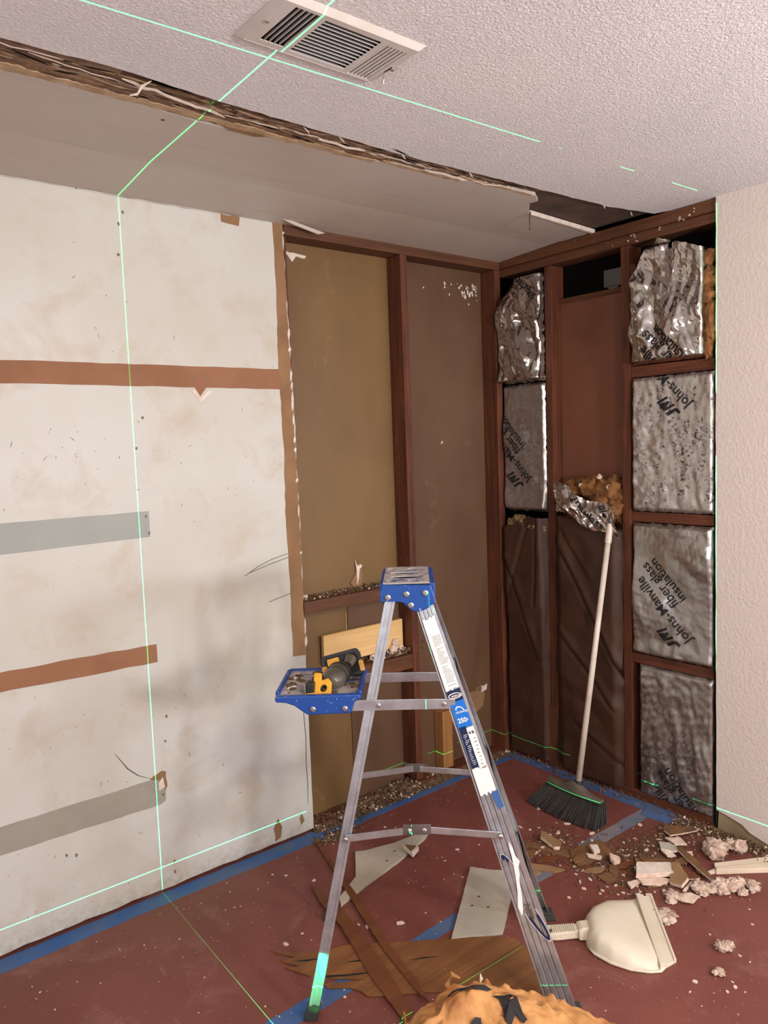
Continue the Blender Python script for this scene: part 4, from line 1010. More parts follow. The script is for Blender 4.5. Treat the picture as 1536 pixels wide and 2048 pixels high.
# outline on the floor: shoulders at the handle, straight lip on the right
oc = [(-0.940,-1.149),(-0.896,-1.113),(-0.831,-1.093),(-0.746,-1.095),(-0.652,-1.142),(-0.641,-1.148)]
lip0, lip1 = [(-0.633,-1.155),(-0.888,-1.400)]
LA, LB, LC, LD_ = [Vector(p) for p in [(-0.641,-1.152),(-0.602,-1.179),(-0.840,-1.409),(-0.901,-1.401)]]
of = [(-0.913,-1.402),(-0.940,-1.383),(-0.972,-1.340),(-0.991,-1.285),(-0.993,-1.229),(-0.977,-1.188)]
outline = oc+[lip0, lip1]+of
cxp = sum(p[0] for p in outline)/len(outline); cyp = sum(p[1] for p in outline)/len(outline)
lipm = Vector(((lip0[0]+lip1[0])/2, (lip0[1]+lip1[1])/2)); ax_ = (lipm-Vector(outline[0])).normalized()
L_ = (lipm-Vector(outline[0])).length
def panz(p, k):
    t_ = max(0, min(1, (Vector(p)-Vector(outline[0])).dot(ax_)/L_))
    base = .052*(1-t_)**.8+.010
    return .004+base*math.sin(min(1, k)*PI/2)**.8
def ringp(k):
    # k=0 outer edge on the floor, 1 = centre
    out = []
    for p in outline:
        q = (p[0]+(cxp-p[0])*(1-(1-k)**1.0), p[1]+(cyp-p[1])*k); out.append(q)
    return out
def dense(lp, n=6):
    o2 = []
    for i in range(len(lp)):
        a, b = lp[i], lp[(i+1) % len(lp)]
        for j in range(n): o2.append((a[0]+(b[0]-a[0])*j/n, a[1]+(b[1]-a[1])*j/n))
    return o2
outd = dense(outline, 5)
rings = []
for k, h_ in ((0.0, 0.0), (0.0, .004), (.05, .35), (.11, .62), (.19, .82), (.32, .95), (.55, 1.0), (.8, 1.0), (.97, 1.0)):
    ring = []
    for p in outd:
        t_ = max(0, min(1, (Vector(p)-Vector(outline[0])).dot(ax_)/L_))
        q = Vector(p).lerp(Vector((cxp, cyp)), k)
        tq = max(0, min(1, (q-Vector(outline[0])).dot(ax_)/L_))
        ring.append((q.x, q.y, .001+h_*(.056*(1-tq)**.7+.007)))
    rings.append(ring)
pan = MB().loft(rings, caps=False); n_ = len(outd); pan.f.append(tuple(range(8*n_, 9*n_))); pan.mi.append(0)
pan.build('scoop', M['pan'], dp_, smooth=True)
# rolled rim on the near edge and the stepped lip strip
rimp = [(p[0], p[1], .006) for p in dense([lip1]+of, 3)[:-3]]
MB().tube(rimp, .0045, 8).build('rim', M['pan'], dp_, smooth=True)
def lerp2(a, b, t_): return (a[0]+(b[0]-a[0])*t_, a[1]+(b[1]-a[1])*t_)
bw = -ax_*.052; bv = Vector((bw.x, bw.y))
l0, l1 = Vector(lip0), Vector(lip1)
def lipq(t0, t1, z0, z1, e=0.0):
    q = [LA.lerp(LB, t0), LA.lerp(LB, t1), LD_.lerp(LC, t1), LD_.lerp(LC, t0)]
    MB().prism([tuple(p) for p in q], z0, z1).build('lip_ridge', M['pan'], dp_, bevel=.0015)
lipq(-.18, .14, .001, .022); lipq(.14, .34, .001, .017); lipq(.34, .84, .001, .010); lipq(.84, 1.0, .001, .013)
# ribbed handle with hanging hole and thumb rest
ha, hb2 = Vector([(-0.937,-1.151)][0]), Vector([(-1.029,-1.069)][0])
hd = (hb2-ha); hn = Vector((-hd.y, hd.x)).normalized(); HL = hd.length
hw = [.030, .024, .022, .025, .029, .031, .029]
rg = []
for k, w2 in enumerate(hw):
    c = ha+hd*(k/6-.06); top = .034-.012*k/6
    rg.append([(c.x+hn.x*w2, c.y+hn.y*w2, .004), (c.x+hn.x*w2*.8, c.y+hn.y*w2*.8, top), (c.x-hn.x*w2*.8, c.y-hn.y*w2*.8, top), (c.x-hn.x*w2, c.y-hn.y*w2, .004)])
MB().loft(rg).build('handle', M['pan'], dp_, bevel=.004)
for k in range(12):
    c = ha+hd*(.28+.05*k); top = .0345-.012*(.34+.05*k)
    a = c+hn*.018; b = c-hn*.018
    MB().tube([(a.x, a.y, top-.001), (b.x, b.y, top-.001)], .0028, 6).build('grip_rib', M['pan'], dp_)
c = ha+hd*.88; MB().prism(ell(c.x+hn.x*.008, c.y+hn.y*.008, .014, .006, 12, 0), .0235, .0243).build('hanging_hole', M['ink_soft'], dp_)
c = ha+hd*.10
MB().loft([[(c.x+hn.x*w2-hd.x/HL*q, c.y+hn.y*w2-hd.y/HL*q, z) for w2, z in ((-.030, .006), (-.022, .034+h_), (.022, .034+h_), (.034, .006))] for q, h_ in ((.040, .002), (.020, .007), (0, .005), (-.012, .0))]).build('thumb_rest', M['pan'], dp_, bevel=.004)

# ---- masking tape on the floor
def tape(pts, label, mat='tape', seed=1, z=.0006):
    o = MB().prism(ragged(pts, .03, .003, seed, True), .0002, z).build('masking_tape', M[mat]); return tag(o, label, 'tape')
tape([(-3.4, -.004), (-1.19, -.004), (-.62, -.004), (-.01, -.006), (-.01, -.075), (-.62, -.078), (-1.2, -.085), (-1.9, -.075), (-3.4, -.085)], 'long blue masking tape on the floor along the white wall and stud bays')
tape([(-.005, -.075), (-.004, -.9), (-.02, -1.03), (-.065, -1.0), (-.075, -.7), (-.065, -.3), (-.07, -.075)], 'blue masking tape on the floor below the foil and kraft wall', seed=2)
tape([(-.075, -.80), (-.50, -.795), (-.50, -.855), (-.09, -.86)], 'dusty short length of blue tape by the debris pile below the foil wall', 'tape_old', 3)
tape([(-.72, -.815), (-1.0, -.80), (-1.0, -.855), (-.73, -.865)], 'stub of blue tape showing beside the ladder front rail', 'tape_old', 4)
tape([(-1.16, -.79), (-1.42, -.80), (-1.42, -.85), (-1.17, -.845)], 'blue tape wedge between the pale board scrap and the plywood', 'tape', 5)
tape([(-1.60, -.79), (-2.02, -.80), (-2.10, -.87), (-1.64, -.855)], 'blue tape under the near rear ladder foot', 'tape', 6)
tape([(-.034, -.80), (-.03, -1.0), (-.11, -.93), (-.12, -.83)], 'crumpled dark blue tape loop by the foot of the lowest foil batt', 'tape', 7, .004)

# ---- plywood, strips and board scraps on the floor
pl_out = [(-1.730,-0.543),(-1.718,-0.572),(-1.675,-0.604),(-1.614,-0.652),(-1.525,-0.690),(-1.399,-0.787),(-1.270,-0.880),(-1.162,-0.963),(-1.117,-1.017),(-1.127,-1.087),(-1.171,-1.140),(-1.191,-1.208),(-1.241,-1.257),(-1.319,-1.214),(-1.432,-1.049),(-1.524,-0.980),(-1.622,-0.907),(-1.624,-0.878),(-1.639,-0.846),(-1.691,-0.805),(-1.687,-0.787),(-1.586,-0.848),(-1.670,-0.762),(-1.703,-0.718),(-1.737,-0.644),(-1.700,-0.671),(-1.732,-0.607),(-1.689,-0.626)]
o = MB().prism(ragged(pl_out, .02, .002, 3, True), .0008, .0065).build('plywood_sheet', M['ply'], bevel=.001)
tag(o, 'splintered brown plywood sheet lying across the floor under the ladder', 'plywood')
for q in ([(-1.669,-0.755),(-1.619,-0.793),(-1.557,-0.835),(-1.555,-0.842),(-1.624,-0.800),(-1.671,-0.764)], [(-1.701,-0.640),(-1.670,-0.659),(-1.634,-0.682),(-1.636,-0.686),(-1.675,-0.667)], [(-1.588,-0.750),(-1.545,-0.770),(-1.504,-0.797),(-1.507,-0.801),(-1.551,-0.777)], [(-1.443,-0.868),(-1.389,-0.894),(-1.352,-0.922),(-1.394,-0.899)]):
    MB().prism(q, .0055, .0068).build('split_crack', M['ink'], o)
def flat(name, pts, h, mat, label, cat, group=None, z0=.0008, seed=1, step=.02, amp=.0012, bevel=0):
    o = MB().prism(ragged(pts, step, amp, seed, True), z0, z0+h).build(name, M[mat], bevel=bevel)
    return tag(o, label, cat, group)
flat('wood_strip', [(-1.439,-0.334),(-1.437,-0.366),(-1.442,-0.550),(-1.496,-0.807),(-1.585,-1.088),(-1.612,-1.065),(-1.571,-0.858),(-1.494,-0.593),(-1.473,-0.445)], .005, 'strip', 'long brown wood strip lying left of the other, passing behind the rear ladder leg', 'wood strip', z0=.0070)
flat('wood_strip', [(-1.251,-0.070),(-1.249,-0.093),(-1.361,-0.527),(-1.444,-0.806),(-1.476,-0.943),(-1.511,-1.047),(-1.509,-0.996),(-1.470,-0.799),(-1.379,-0.492)], .005, 'strip', 'thin brown wood strip running from the wall corner to the plywood, right of the other', 'wood strip', z0=.0070, seed=2)
SCRAPS = []
SCRAPS.append(flat('drywall_scrap', [(-1.184,-0.262),(-1.152,-0.282),(-1.028,-0.315),(-0.873,-0.326),(-0.867,-0.337),(-0.916,-0.367),(-1.093,-0.423),(-1.282,-0.465),(-1.428,-0.506),(-1.406,-0.467),(-1.286,-0.402)], .010, 'scrap', 'long pointed grey-white board scrap behind the near rear ladder leg', 'board scrap', amp=.0015))
SCRAPS.append(flat('drywall_scrap', [(-0.933,-0.638),(-0.888,-0.707),(-0.841,-0.759),(-0.966,-0.866),(-1.127,-0.974),(-1.269,-0.887),(-1.089,-0.754)], .010, 'scrap', 'square grey-white board scrap beside the ladder front rail', 'board scrap', seed=4))
for (x, y), z in zip([(-1.071,-0.364),(-1.135,-0.397),(-1.045,-0.790),(-1.100,-0.811),(-1.066,-0.853)], (0, 0, 1, 1, 1)):
    MB().prism(ell(x, y, .006, .004, 8), .0100, .0113).build('nail_hole', M['ink_soft'], SCRAPS[z])
tri_s = thing('drywall_chunk', 'small triangular board chunk leaning on the long pointed scrap', 'board scrap', (-0.98, -0.38, .011))
a, b, c_ = [Vector((*p, .012)) for p in [(-1.038,-0.376),(-1.002,-0.429),(-1.052,-0.451)]]
MB().prism([tuple(a[:2]), tuple(b[:2]), tuple(c_[:2])], .012, .030).build('gypsum_core', M['white'], tri_s, bevel=.002)
MB().prism([tuple(a.lerp(b, .1)[:2]), tuple(b.lerp(a, .15)[:2]), tuple(c_.lerp(a, .2)[:2])], .030, .0315).build('paper_face', M['cardb'], tri_s)
# white painted trim board at the right, broken end towards the pile
tw = thing('trim_board', 'broken white painted trim board at the right edge of the floor', 'trim', (-.3, -1.23, 0))
q = [(-0.262,-1.220),(-0.036,-1.354),(-0.119,-1.408),(-0.312,-1.254)]
MB().prism(q, .0008, .012).build('board_body', M['trimw'], tw, bevel=.002)
q = [(-0.291,-1.243),(-0.080,-1.382),(-0.119,-1.408),(-0.312,-1.254)]
MB().prism(q, .0121, .019).build('moulded_edge', M['trimw'], tw, bevel=.003)
q = [(-0.353,-1.225),(-0.303,-1.236),(-0.277,-1.243),(-0.306,-1.251)]
MB().prism(q, .001, .010).build('splintered_tip', M['trimw'], tw)

# ---- crumpled kraft paper in the foreground
cp = thing('crumpled_paper', 'large crumpled orange-brown paper heap with black tears at the front', 'paper', (-1.60, -1.40, 0.0))
# skyline of the heap, in the vertical plane through it
h_p = folds(44, [(5, 4, .030), (8, 9, .020), (12, 20, .010), (8, 42, .003)])
ridge = [(-1.771, -1.137, 0.024), (-1.732, -1.175, 0.112), (-1.664, -1.195, 0.146), (-1.581, -1.219, 0.169), (-1.508, -1.263, 0.169), (-1.44, -1.312, 0.153), (-1.372, -1.375, 0.13), (-1.304, -1.443, 0.095), (-1.225, -1.487, 0.038)]
def heap(a, b):
    # a along the ridge, b from the ridge towards the camera
    t_ = a*(len(ridge)-1); i = min(int(t_), len(ridge)-2); f_ = t_-i
    p = Vector(ridge[i]).lerp(Vector(ridge[i+1]), f_)
    back = Vector((-.66, -.75, 0))
    w_ = math.sin(PI*a)
    q = p+back*b*.30
    q.z = max(.002, p.z*(1-.25*b)+(h_p(a*.7, b*.5)-.02)*(.4+.6*min(1, b*3))*w_)
    q.x += noise.noise(Vector((a*12, b*8, 1)))*.012; q.y += noise.noise(Vector((a*12, b*8, 5)))*.012
    if b == 0: q.z += noise.noise(Vector((a*30, 2, 1)))*.014+abs(noise.noise(Vector((a*75, 7, 1))))*.010
    return tuple(q)
MB().grid(170, 80, heap).build('paper_sheet', M['crumple'], cp, smooth=True, recalc=False, solid=.0015)
# back face dropping to the floor behind the ridge
def heapback(a, b):
    p = Vector(heap(a, 0.0)); return (p.x+.02*b*.6, p.y+.02*b*.7, max(.001, p.z*(1-b)))
MB().grid(60, 8, heapback).build('paper_back', M['crumple'], cp, smooth=True, recalc=False, solid=.001)
hs = [heap(i/80, j/40) for i in range(81) for j in range(41)]
def heap_z(x, y):
    q = sorted(((p[0]-x)**2+(p[1]-y)**2, p[2]) for p in hs)[:4]
    return max(z for _, z in q)
def tear(pts):
    ol = ragged(pts, .012, .003, len(pts), True)
    cx = sum(p[0] for p in ol)/len(ol); cy = sum(p[1] for p in ol)/len(ol)
    vv = [(cx, cy, heap_z(cx, cy)+.006)]+[(x, y, heap_z(x, y)+.004) for x, y in ol]; n_ = len(ol)
    MB().add(vv, [(0, k+1, (k+1) % n_+1) for k in range(n_)]).build('black_tear', M['ink'], cp)
tear([(-1.643,-1.266),(-1.620,-1.281),(-1.585,-1.298),(-1.560,-1.316),(-1.551,-1.333),(-1.576,-1.323),(-1.608,-1.303),(-1.641,-1.285)])
tear([(-1.562,-1.342),(-1.538,-1.359),(-1.522,-1.364),(-1.519,-1.385),(-1.516,-1.414),(-1.528,-1.412),(-1.538,-1.395),(-1.560,-1.401),(-1.570,-1.392),(-1.557,-1.373),(-1.554,-1.358)])
tear([(-1.505,-1.432),(-1.492,-1.449),(-1.480,-1.484),(-1.460,-1.527),(-1.479,-1.527),(-1.500,-1.492),(-1.511,-1.457)])
tear([(-1.642,-1.342),(-1.617,-1.338),(-1.604,-1.345),(-1.635,-1.369),(-1.656,-1.367)])
ribbon([heap(.36, 0), tuple(Vector(heap(.36, 0))+Vector((0, 0, .018))), tuple(Vector(heap(.38, 0))+Vector((0, 0, .03))), tuple(Vector(heap(.41, 0))+Vector((0, 0, .022)))], .030, 'curled_shred', M['crumple'], cp)
ribbon([heap(.17, 0), tuple(Vector(heap(.165, 0))+Vector((0, 0, .03)))], .012, 'curled_shred', M['crumple'], cp)
ribbon([heap(.47, 0), tuple(Vector(heap(.48, 0))+Vector((0, 0, .02))), tuple(Vector(heap(.475, 0))+Vector((0, 0, .032)))], .010, 'curled_shred', M['white'], cp)

# ---- the debris pile: board and paper pieces, each a thing
def piece(name, px, h, mat, label, cat, z=0.001, tilt=0.0, seed=1, amp=.002, faces=None):
    """flat broken piece: outline on the floor, given thickness, with a face layer of another material"""
    cx = sum(p[0] for p in px)/len(px); cy = sum(p[1] for p in px)/len(px)
    t = thing(name, label, cat, (cx, cy, z))
    mm = Matrix.Translation((cx, cy, z+abs(tilt)*.03)) @ Matrix.Rotation(tilt, 4, 'Y') @ Matrix.Rotation(tilt*.6, 4, 'X') @ Matrix.Translation((-cx, -cy, 0))
    fn = lambda u, v, w_: tuple(mm @ Vector((u, v, w_)))
    ol = ragged(px, .012, amp, seed, True)
    MB().prism(ol, 0, h, fn).build('gypsum_core', M['chip'], t)
    inner = [(cx+(p[0]-cx)*.985, cy+(p[1]-cy)*.985) for p in ol]
    MB().prism(inner, h, h+.0012, fn).build('paper_face', M[mat], t)
    return t
piece('board_piece', [(-0.555,-0.657),(-0.552,-0.754),(-0.590,-0.779),(-0.612,-0.768),(-0.597,-0.687)], .012, 'paper_tan', 'tan paper-faced board piece with a white broken edge, left of the broom head', 'board scrap', .004, .15, 1)
flat('paper_scrap', [(-0.645,-0.642),(-0.597,-0.712),(-0.556,-0.800),(-0.529,-0.849),(-0.607,-0.840),(-0.634,-0.767),(-0.665,-0.670)], .004, 'cardb', 'flat brown paper scrap under the tan board piece', 'paper', z0=.001, seed=11, amp=.003)
flat('paper_scrap', [(-0.562,-0.804),(-0.542,-0.813),(-0.470,-0.829),(-0.420,-0.840),(-0.457,-0.915),(-0.518,-0.931),(-0.597,-0.905),(-0.631,-0.892),(-0.610,-0.846)], .007, 'cardb', 'brown curled paper scrap with a dark torn outline, centre of the debris', 'paper', z0=.002, seed=12, amp=.003)
flat('paper_scrap', [(-0.746,-0.768),(-0.708,-0.826),(-0.686,-0.878),(-0.726,-0.864),(-0.751,-0.827),(-0.772,-0.790)], .006, 'paper_tan', 'long tan paper scrap with a white edge beside the ladder front rail', 'paper', z0=.001, seed=13)
flat('paper_scrap', [(-0.775,-0.778),(-0.751,-0.810),(-0.766,-0.832),(-0.812,-0.829),(-0.800,-0.809)], .009, 'paper_tan', 'small folded tan scrap touching the ladder front rail', 'paper', z0=.001, seed=14)
flat('paper_scrap', [(-0.636,-0.985),(-0.594,-0.989),(-0.574,-1.024),(-0.616,-1.046),(-0.647,-1.026)], .006, 'cardb', 'brown paper scrap left of the white board offcut', 'paper', z0=.002, seed=15, amp=.003)
flat('paper_scrap', [(-0.627,-0.877),(-0.588,-0.959),(-0.519,-1.039),(-0.526,-1.068),(-0.590,-0.992),(-0.635,-0.906)], .005, 'strip', 'dark brown sliver under the middle of the debris', 'paper', z0=.001, seed=16)
piece('board_piece', [(-0.492,-1.046),(-0.391,-1.121),(-0.393,-1.146),(-0.441,-1.170),(-0.564,-1.093)], .014, 'white', 'blocky cream board offcut in the middle of the debris pile', 'board scrap', .010, .06, 2)
piece('board_piece', [(-0.389,-1.132),(-0.382,-1.155),(-0.440,-1.223),(-0.489,-1.226),(-0.493,-1.182)], .012, 'paper_tan', 'tan torn board wedge right of the cream offcut', 'board scrap', .008, -.18, 3)
piece('board_piece', [(-0.281,-1.077),(-0.262,-1.090),(-0.309,-1.191),(-0.367,-1.272),(-0.387,-1.279),(-0.360,-1.219),(-0.324,-1.145)], .006, 'cardb', 'long narrow brown board shard pointing at the trim board', 'board scrap', .012, .10, 4)
piece('board_piece', [(-0.157,-0.960),(-0.100,-1.014),(-0.013,-1.050),(-0.043,-1.066),(-0.136,-1.045),(-0.219,-1.019),(-0.202,-0.983)], .005, 'cardb', 'brown board shard lying in front of the lowest foil batt', 'board scrap', .008, .08, 5)
piece('board_piece', [(-0.287,-1.013),(-0.263,-1.045),(-0.272,-1.100),(-0.304,-1.090),(-0.329,-1.047)], .005, 'scrap', 'pale oval board shard at the top of the debris pile', 'board scrap', .012, .06, 6)
piece('board_piece', [(-0.329,-1.047),(-0.310,-1.083),(-0.320,-1.103),(-0.349,-1.086)], .005, 'white', 'white board shard under the pale oval one', 'board scrap', .008, .05, 7)
piece('board_piece', [(-0.233,-1.006),(-0.185,-1.041),(-0.213,-1.086),(-0.252,-1.059)], .005, 'chip', 'cream curved board shard above the pale oval one', 'board scrap', .006, .05, 8)
piece('board_piece', [(-0.287,-1.105),(-0.250,-1.129),(-0.274,-1.145),(-0.299,-1.131)], .005, 'chip', 'small cream shard right of the pale oval one', 'board scrap', .009, .07, 9)
piece('board_piece', [(-0.501,-0.937),(-0.486,-0.970),(-0.512,-0.992),(-0.545,-0.989),(-0.533,-0.964)], .010, 'chip', 'cream chunk with a brown side left of the cream offcut', 'board scrap', .006, .2, 10)
piece('board_piece', [(-0.550,-1.080),(-0.494,-1.114),(-0.465,-1.175),(-0.530,-1.165),(-0.574,-1.125)], .005, 'chip', 'torn cream paper-edged shard in front of the cream offcut', 'board scrap', .006, .05, 11)
piece('board_piece', [(-0.603,-1.082),(-0.561,-1.091),(-0.564,-1.109),(-0.619,-1.109)], .006, 'chip', 'small cream shard at the front left of the cream offcut', 'board scrap', .004, .05, 12)
piece('board_piece', [(-0.530,-1.241),(-0.495,-1.261),(-0.491,-1.288),(-0.542,-1.295),(-0.561,-1.263)], .006, 'chip', 'cream square shard in front of the pile, nearest the dustpan lip', 'board scrap', .006, .04, 13)
piece('board_piece', [(-0.509,-0.853),(-0.481,-0.869),(-0.508,-0.902),(-0.542,-0.900)], .010, 'white', 'white cube-like plaster chunk on the brown curled scrap', 'board scrap', .011, .1, 14)
piece('board_piece', [(-0.558,-0.875),(-0.526,-0.924),(-0.546,-0.933),(-0.570,-0.893)], .006, 'chip', 'cream sliver below the white plaster chunk', 'board scrap', .010, .05, 15)
piece('board_piece', [(-0.442,-1.010),(-0.382,-1.055),(-0.341,-1.112),(-0.394,-1.127),(-0.481,-1.047)], .004, 'cardb', 'brown flat shard behind the cream offcut', 'board scrap', .004, .03, 16)
piece('board_piece', [(-0.396,-1.134),(-0.361,-1.201),(-0.383,-1.232),(-0.433,-1.204)], .004, 'strip', 'dark brown shard under the long narrow one', 'board scrap', .003, .03, 17)
flat('trim_sliver', [(-0.497,-1.231),(-0.431,-1.222),(-0.377,-1.225),(-0.383,-1.232),(-0.438,-1.233),(-0.496,-1.240)], .006, 'trimw', 'thin curved white sliver in front of the tan wedge', 'trim', z0=.002, seed=3)
flat('trim_sliver', [(0.036,-0.806),(0.055,-0.804),(0.019,-0.919),(0.001,-0.920)], .008, 'trimw', 'short white sliver on the crumpled blue tape by the foil wall', 'trim', z0=.005, seed=4, step=.05)
flat('board_corner', [(-0.093,-1.084),(0.007,-1.086),(-0.005,-1.113),(-0.013,-1.137),(-0.044,-1.129)], .006, 'cardb', 'dark torn board corner at the foot of the right wall', 'board scrap', z0=.001, seed=5)
FPT = [(-0.701,-0.725),(-0.680,-0.792),(-0.569,-0.758),(-0.591,-0.873),(-0.614,-0.952),(-0.556,-0.997),(-0.507,-1.010),(-0.431,-1.048),(-0.529,-1.141),(-0.304,-1.061),(-0.326,-1.135),(-0.336,-1.206)]
k_ = 0
for px, w_, h_, an, m_ in ((1060,22,8,.3,'cardb'),(1095,26,7,-.4,'strip'),(1118,20,9,.8,'cardb'),(1160,24,8,.1,'cardb'),(1188,22,7,-.6,'paper_tan'),(1228,26,8,.5,'cardb'),(1250,22,7,-.2,'strip'),(1292,24,8,.9,'cardb'),(1308,20,9,-.7,'paper_tan'),(1336,26,8,.4,'strip'),(1366,24,8,-.3,'cardb'),(1400,20,7,.6,'cardb')):
    LABELS = ('brown paper curl nearest the ladder rail', 'dark sliver of wood below the tan board piece', 'brown paper fragment just right of the tan board piece', 'brown fragment at the foot of the curled scrap', 'tan fragment in front of the curled scrap', 'brown fragment below the cream chunk', 'dark splinter left behind the cream offcut', 'brown fragment resting behind the cream offcut', 'tan fragment in front of the torn cream shard', 'dark splinter beside the pale oval shard', 'brown fragment between the long shard and the offcut', 'brown fragment near the broken end of the trim board')
    c = FPT[k_]; ca, sa = math.cos(an), math.sin(an); a_, b_ = w_*.00115, h_*.0022
    rq = random.Random(k_+50); pts = [(c[0]+ca*x*a_-sa*y*b_, c[1]+sa*x*a_+ca*y*b_) for x, y in ((-1.6, -.3), (-.4, -1), (1.1, -.7), (1.7, .2), (.6, 1), (-.9, .8))]
    flat('torn_fragment', pts, .006, m_, LABELS[k_], 'debris', z0=.003+.002*(k_ % 4), seed=k_+20, amp=.004, step=.012); k_ += 1
# grey fluff tufts
rn = random.Random(77)
def tuft(px, py, r, h, label, n_=9):
    x, y = (px, py); t = thing('fluff_tuft', label, 'fluff', (x, y, 0.0)); mb = MB()
    for k in range(n_):
        a = rn.uniform(0, 2*PI); d2 = rn.uniform(0, r*.6)
        mb.blob((x+d2*math.cos(a), y+d2*math.sin(a), h*rn.uniform(.3, .55)), (r*rn.uniform(.3, .6), r*rn.uniform(.3, .6), h*rn.uniform(.3, .5)), .42, 10, rn.randint(0, 99), 24, 16)
    mb.build('fluff_body', M['fluff'], t, smooth=True); 
    hb_ = MB()
    for k in range(12):
        a = rn.uniform(0, 2*PI); e = rn.uniform(.2, 1); p = Vector((x, y, h*.5)); q = p+Vector((math.cos(a)*r*.75, math.sin(a)*r*.75, h*(e-.45)))
        q.z = max(.002, q.z); hb_.tube([p, p.lerp(q, .6)+Vector((0, 0, .004)), q], [.0006, .0005, .0003], 3)
    hb_.build('stray_fibers', M['fluff'], t, kind='stuff')
for (x, y), r, h, l in zip([(-0.196,-1.189),(-0.102,-1.218),(-0.433,-1.269),(-0.395,-1.312),(-0.346,-1.340),(-0.305,-1.386),(-0.680,-1.473),(-0.794,-1.519),(-0.655,-1.260),(-0.549,-1.224),(-0.358,-1.377)], (.060, .042, .045, .05, .04, .035, .028, .020, .05, .045, .022), (.05, .04, .025, .035, .04, .025, .03, .016, .012, .018, .02),
    ('large round grey fluff tuft behind the trim board', 'rounded grey fluff tuft right of the large one', 'low grey fluff tuft left of the row in front of the trim board', 'grey fluff tuft in the middle of the row in front of the trim board', 'upright pale fluff tuft right of the middle one', 'small brown-grey fluff tuft at the right end of the row', 'small white fluff tuft alone on the floor right of the dustpan', 'tiny grey fluff tuft furthest forward right of the dustpan', 'flat ragged fluff beside the dustpan lip', 'flat fluff between the dustpan and the debris pile', 'tiny white fluff under the upright tuft')):
    tuft(x, y, r, h, l)

# ---- countable plaster chips scattered on the floor: one shape of each kind, then copies
protos = []
for s_ in range(6):
    rn2 = random.Random(s_*5+1); pts = []
    for k in range(7):
        a = 2*PI*k/7; pts.append((math.cos(a)*rn2.uniform(.6, 1.1)*(1.6 if s_ % 3 == 0 else 1), math.sin(a)*rn2.uniform(.5, 1.0)))
    protos.append(pts)
chip_me = []
for s_, pts in enumerate(protos):
    o = MB().prism([(x*.010, y*.010) for x, y in pts], 0.0, .005).build('plaster_chip', M['chip'], bevel=0)
    chip_me.append(o.data); bpy.data.objects.remove(o)
n_chip = 0
def chip(x, y, s=1.0, z=.0006, a=None):
    global n_chip
    o = bpy.data.objects.new('plaster_chip', chip_me[rn.randint(0, 5)]); COL.objects.link(o)
    o.location = (x, y, z); o.rotation_euler = (0, 0, rn.uniform(0, 6.28) if a is None else a); k = s*rn.uniform(.75, 1.25)
    o.scale = (k, k*rn.uniform(.6, 1), k*rn.uniform(.5, 1.1))
    n_chip += 1
    where, grp = (('in and around the debris pile by the right wall', 'plaster chips of the debris pile') if x > -.78 and y > -1.05 else ('on the open floor right of the dustpan', 'plaster chips right of the dustpan') if x > -.80 else ('on the red floor around and left of the ladder', 'plaster chips around the ladder'))
    tag(o, 'small cream plaster chip lying '+where, 'chip', grp)
spec = [(-0.385,-0.506),(-0.511,-0.611),(-0.564,-0.556),(-0.401,-0.668),(-0.495,-0.692),(-0.351,-0.781),(-0.395,-0.784),(-0.538,-0.694),(-0.673,-0.731),(-0.648,-0.773),(-0.676,-0.748),(-0.254,-0.515),(-0.567,-0.955),(-0.538,-0.978),(-0.640,-0.920),(-0.633,-0.940),(-0.706,-0.959),(-0.729,-0.993),(-0.691,-1.043),(-0.713,-1.048),(-0.810,-0.991),(-0.672,-1.092),(-0.602,-1.168),(-1.675,-0.549),(-1.407,-0.308),(-1.382,-0.399),(-1.406,-0.654),(-1.335,-0.711),(-1.440,-0.624),(-1.427,-0.653),(-0.999,-0.619),(-1.500,-0.170),(-1.466,-0.210),(-1.605,-0.538),(-1.863,-0.743),(-1.396,-0.924),(-1.502,-0.874),(-1.437,-0.832),(-1.537,-0.777),(-1.433,-0.921),(-1.671,-0.864),(-2.337,-0.246),(-2.324,-0.351),(-0.992,-0.656),(-0.550,-0.597),(-0.529,-0.644),(-0.526,-0.777),(-0.476,-0.798),(-0.456,-0.842),(-0.417,-0.928),(-0.440,-0.965),(-0.461,-0.992),(-0.386,-0.956),(-0.468,-0.958),(-0.388,-0.974),(-0.385,-1.015),(-0.180,-1.096),(-0.134,-1.067),(-0.093,-1.063),(-0.471,-1.235),(-0.210,-1.117),(-0.682,-0.684),(-0.712,-0.734),(-0.607,-0.811),(-0.668,-0.813),(-0.687,-0.786),(-0.673,-0.845),(-0.675,-0.914),(-0.640,-0.964),(-0.598,-0.958),(-0.667,-0.973),(-0.661,-1.042),(-0.631,-1.056),(-0.588,-1.054),(-0.644,-1.117),(-0.601,-1.133),(-0.566,-1.168),(-0.531,-1.204),(-0.785,-0.539),(-0.853,-0.203),(-0.970,-0.180),(-0.870,-0.301),(-0.873,-0.508),(-0.766,-0.632),(-0.963,-0.533),(-0.406,-1.353),(-0.371,-1.404),(-0.497,-1.472),(-0.643,-1.408),(-0.649,-1.436),(-0.876,-1.488),(-0.924,-1.499),(-0.671,-1.518),(-0.677,-1.551),(-0.797,-1.558),(-0.811,-1.573),(-0.810,-1.601),(-0.846,-1.568)]
for i, (x, y) in enumerate(spec): chip(x, y, rn.choice([.6, .8, 1.0, 1.2]) if i < 30 else rn.choice([.35, .5, .7]))
pile_c = [(-0.583,-0.725),(-0.544,-0.883),(-0.507,-1.010),(-0.512,-1.135),(-0.213,-1.015),(-0.348,-0.991)]
for _ in range(165):
    cx, cy = rn.choice(pile_c); chip(cx+rn.gauss(0, .075), cy+rn.gauss(0, .055), rn.choice([.3, .45, .6, .9]), .0006)
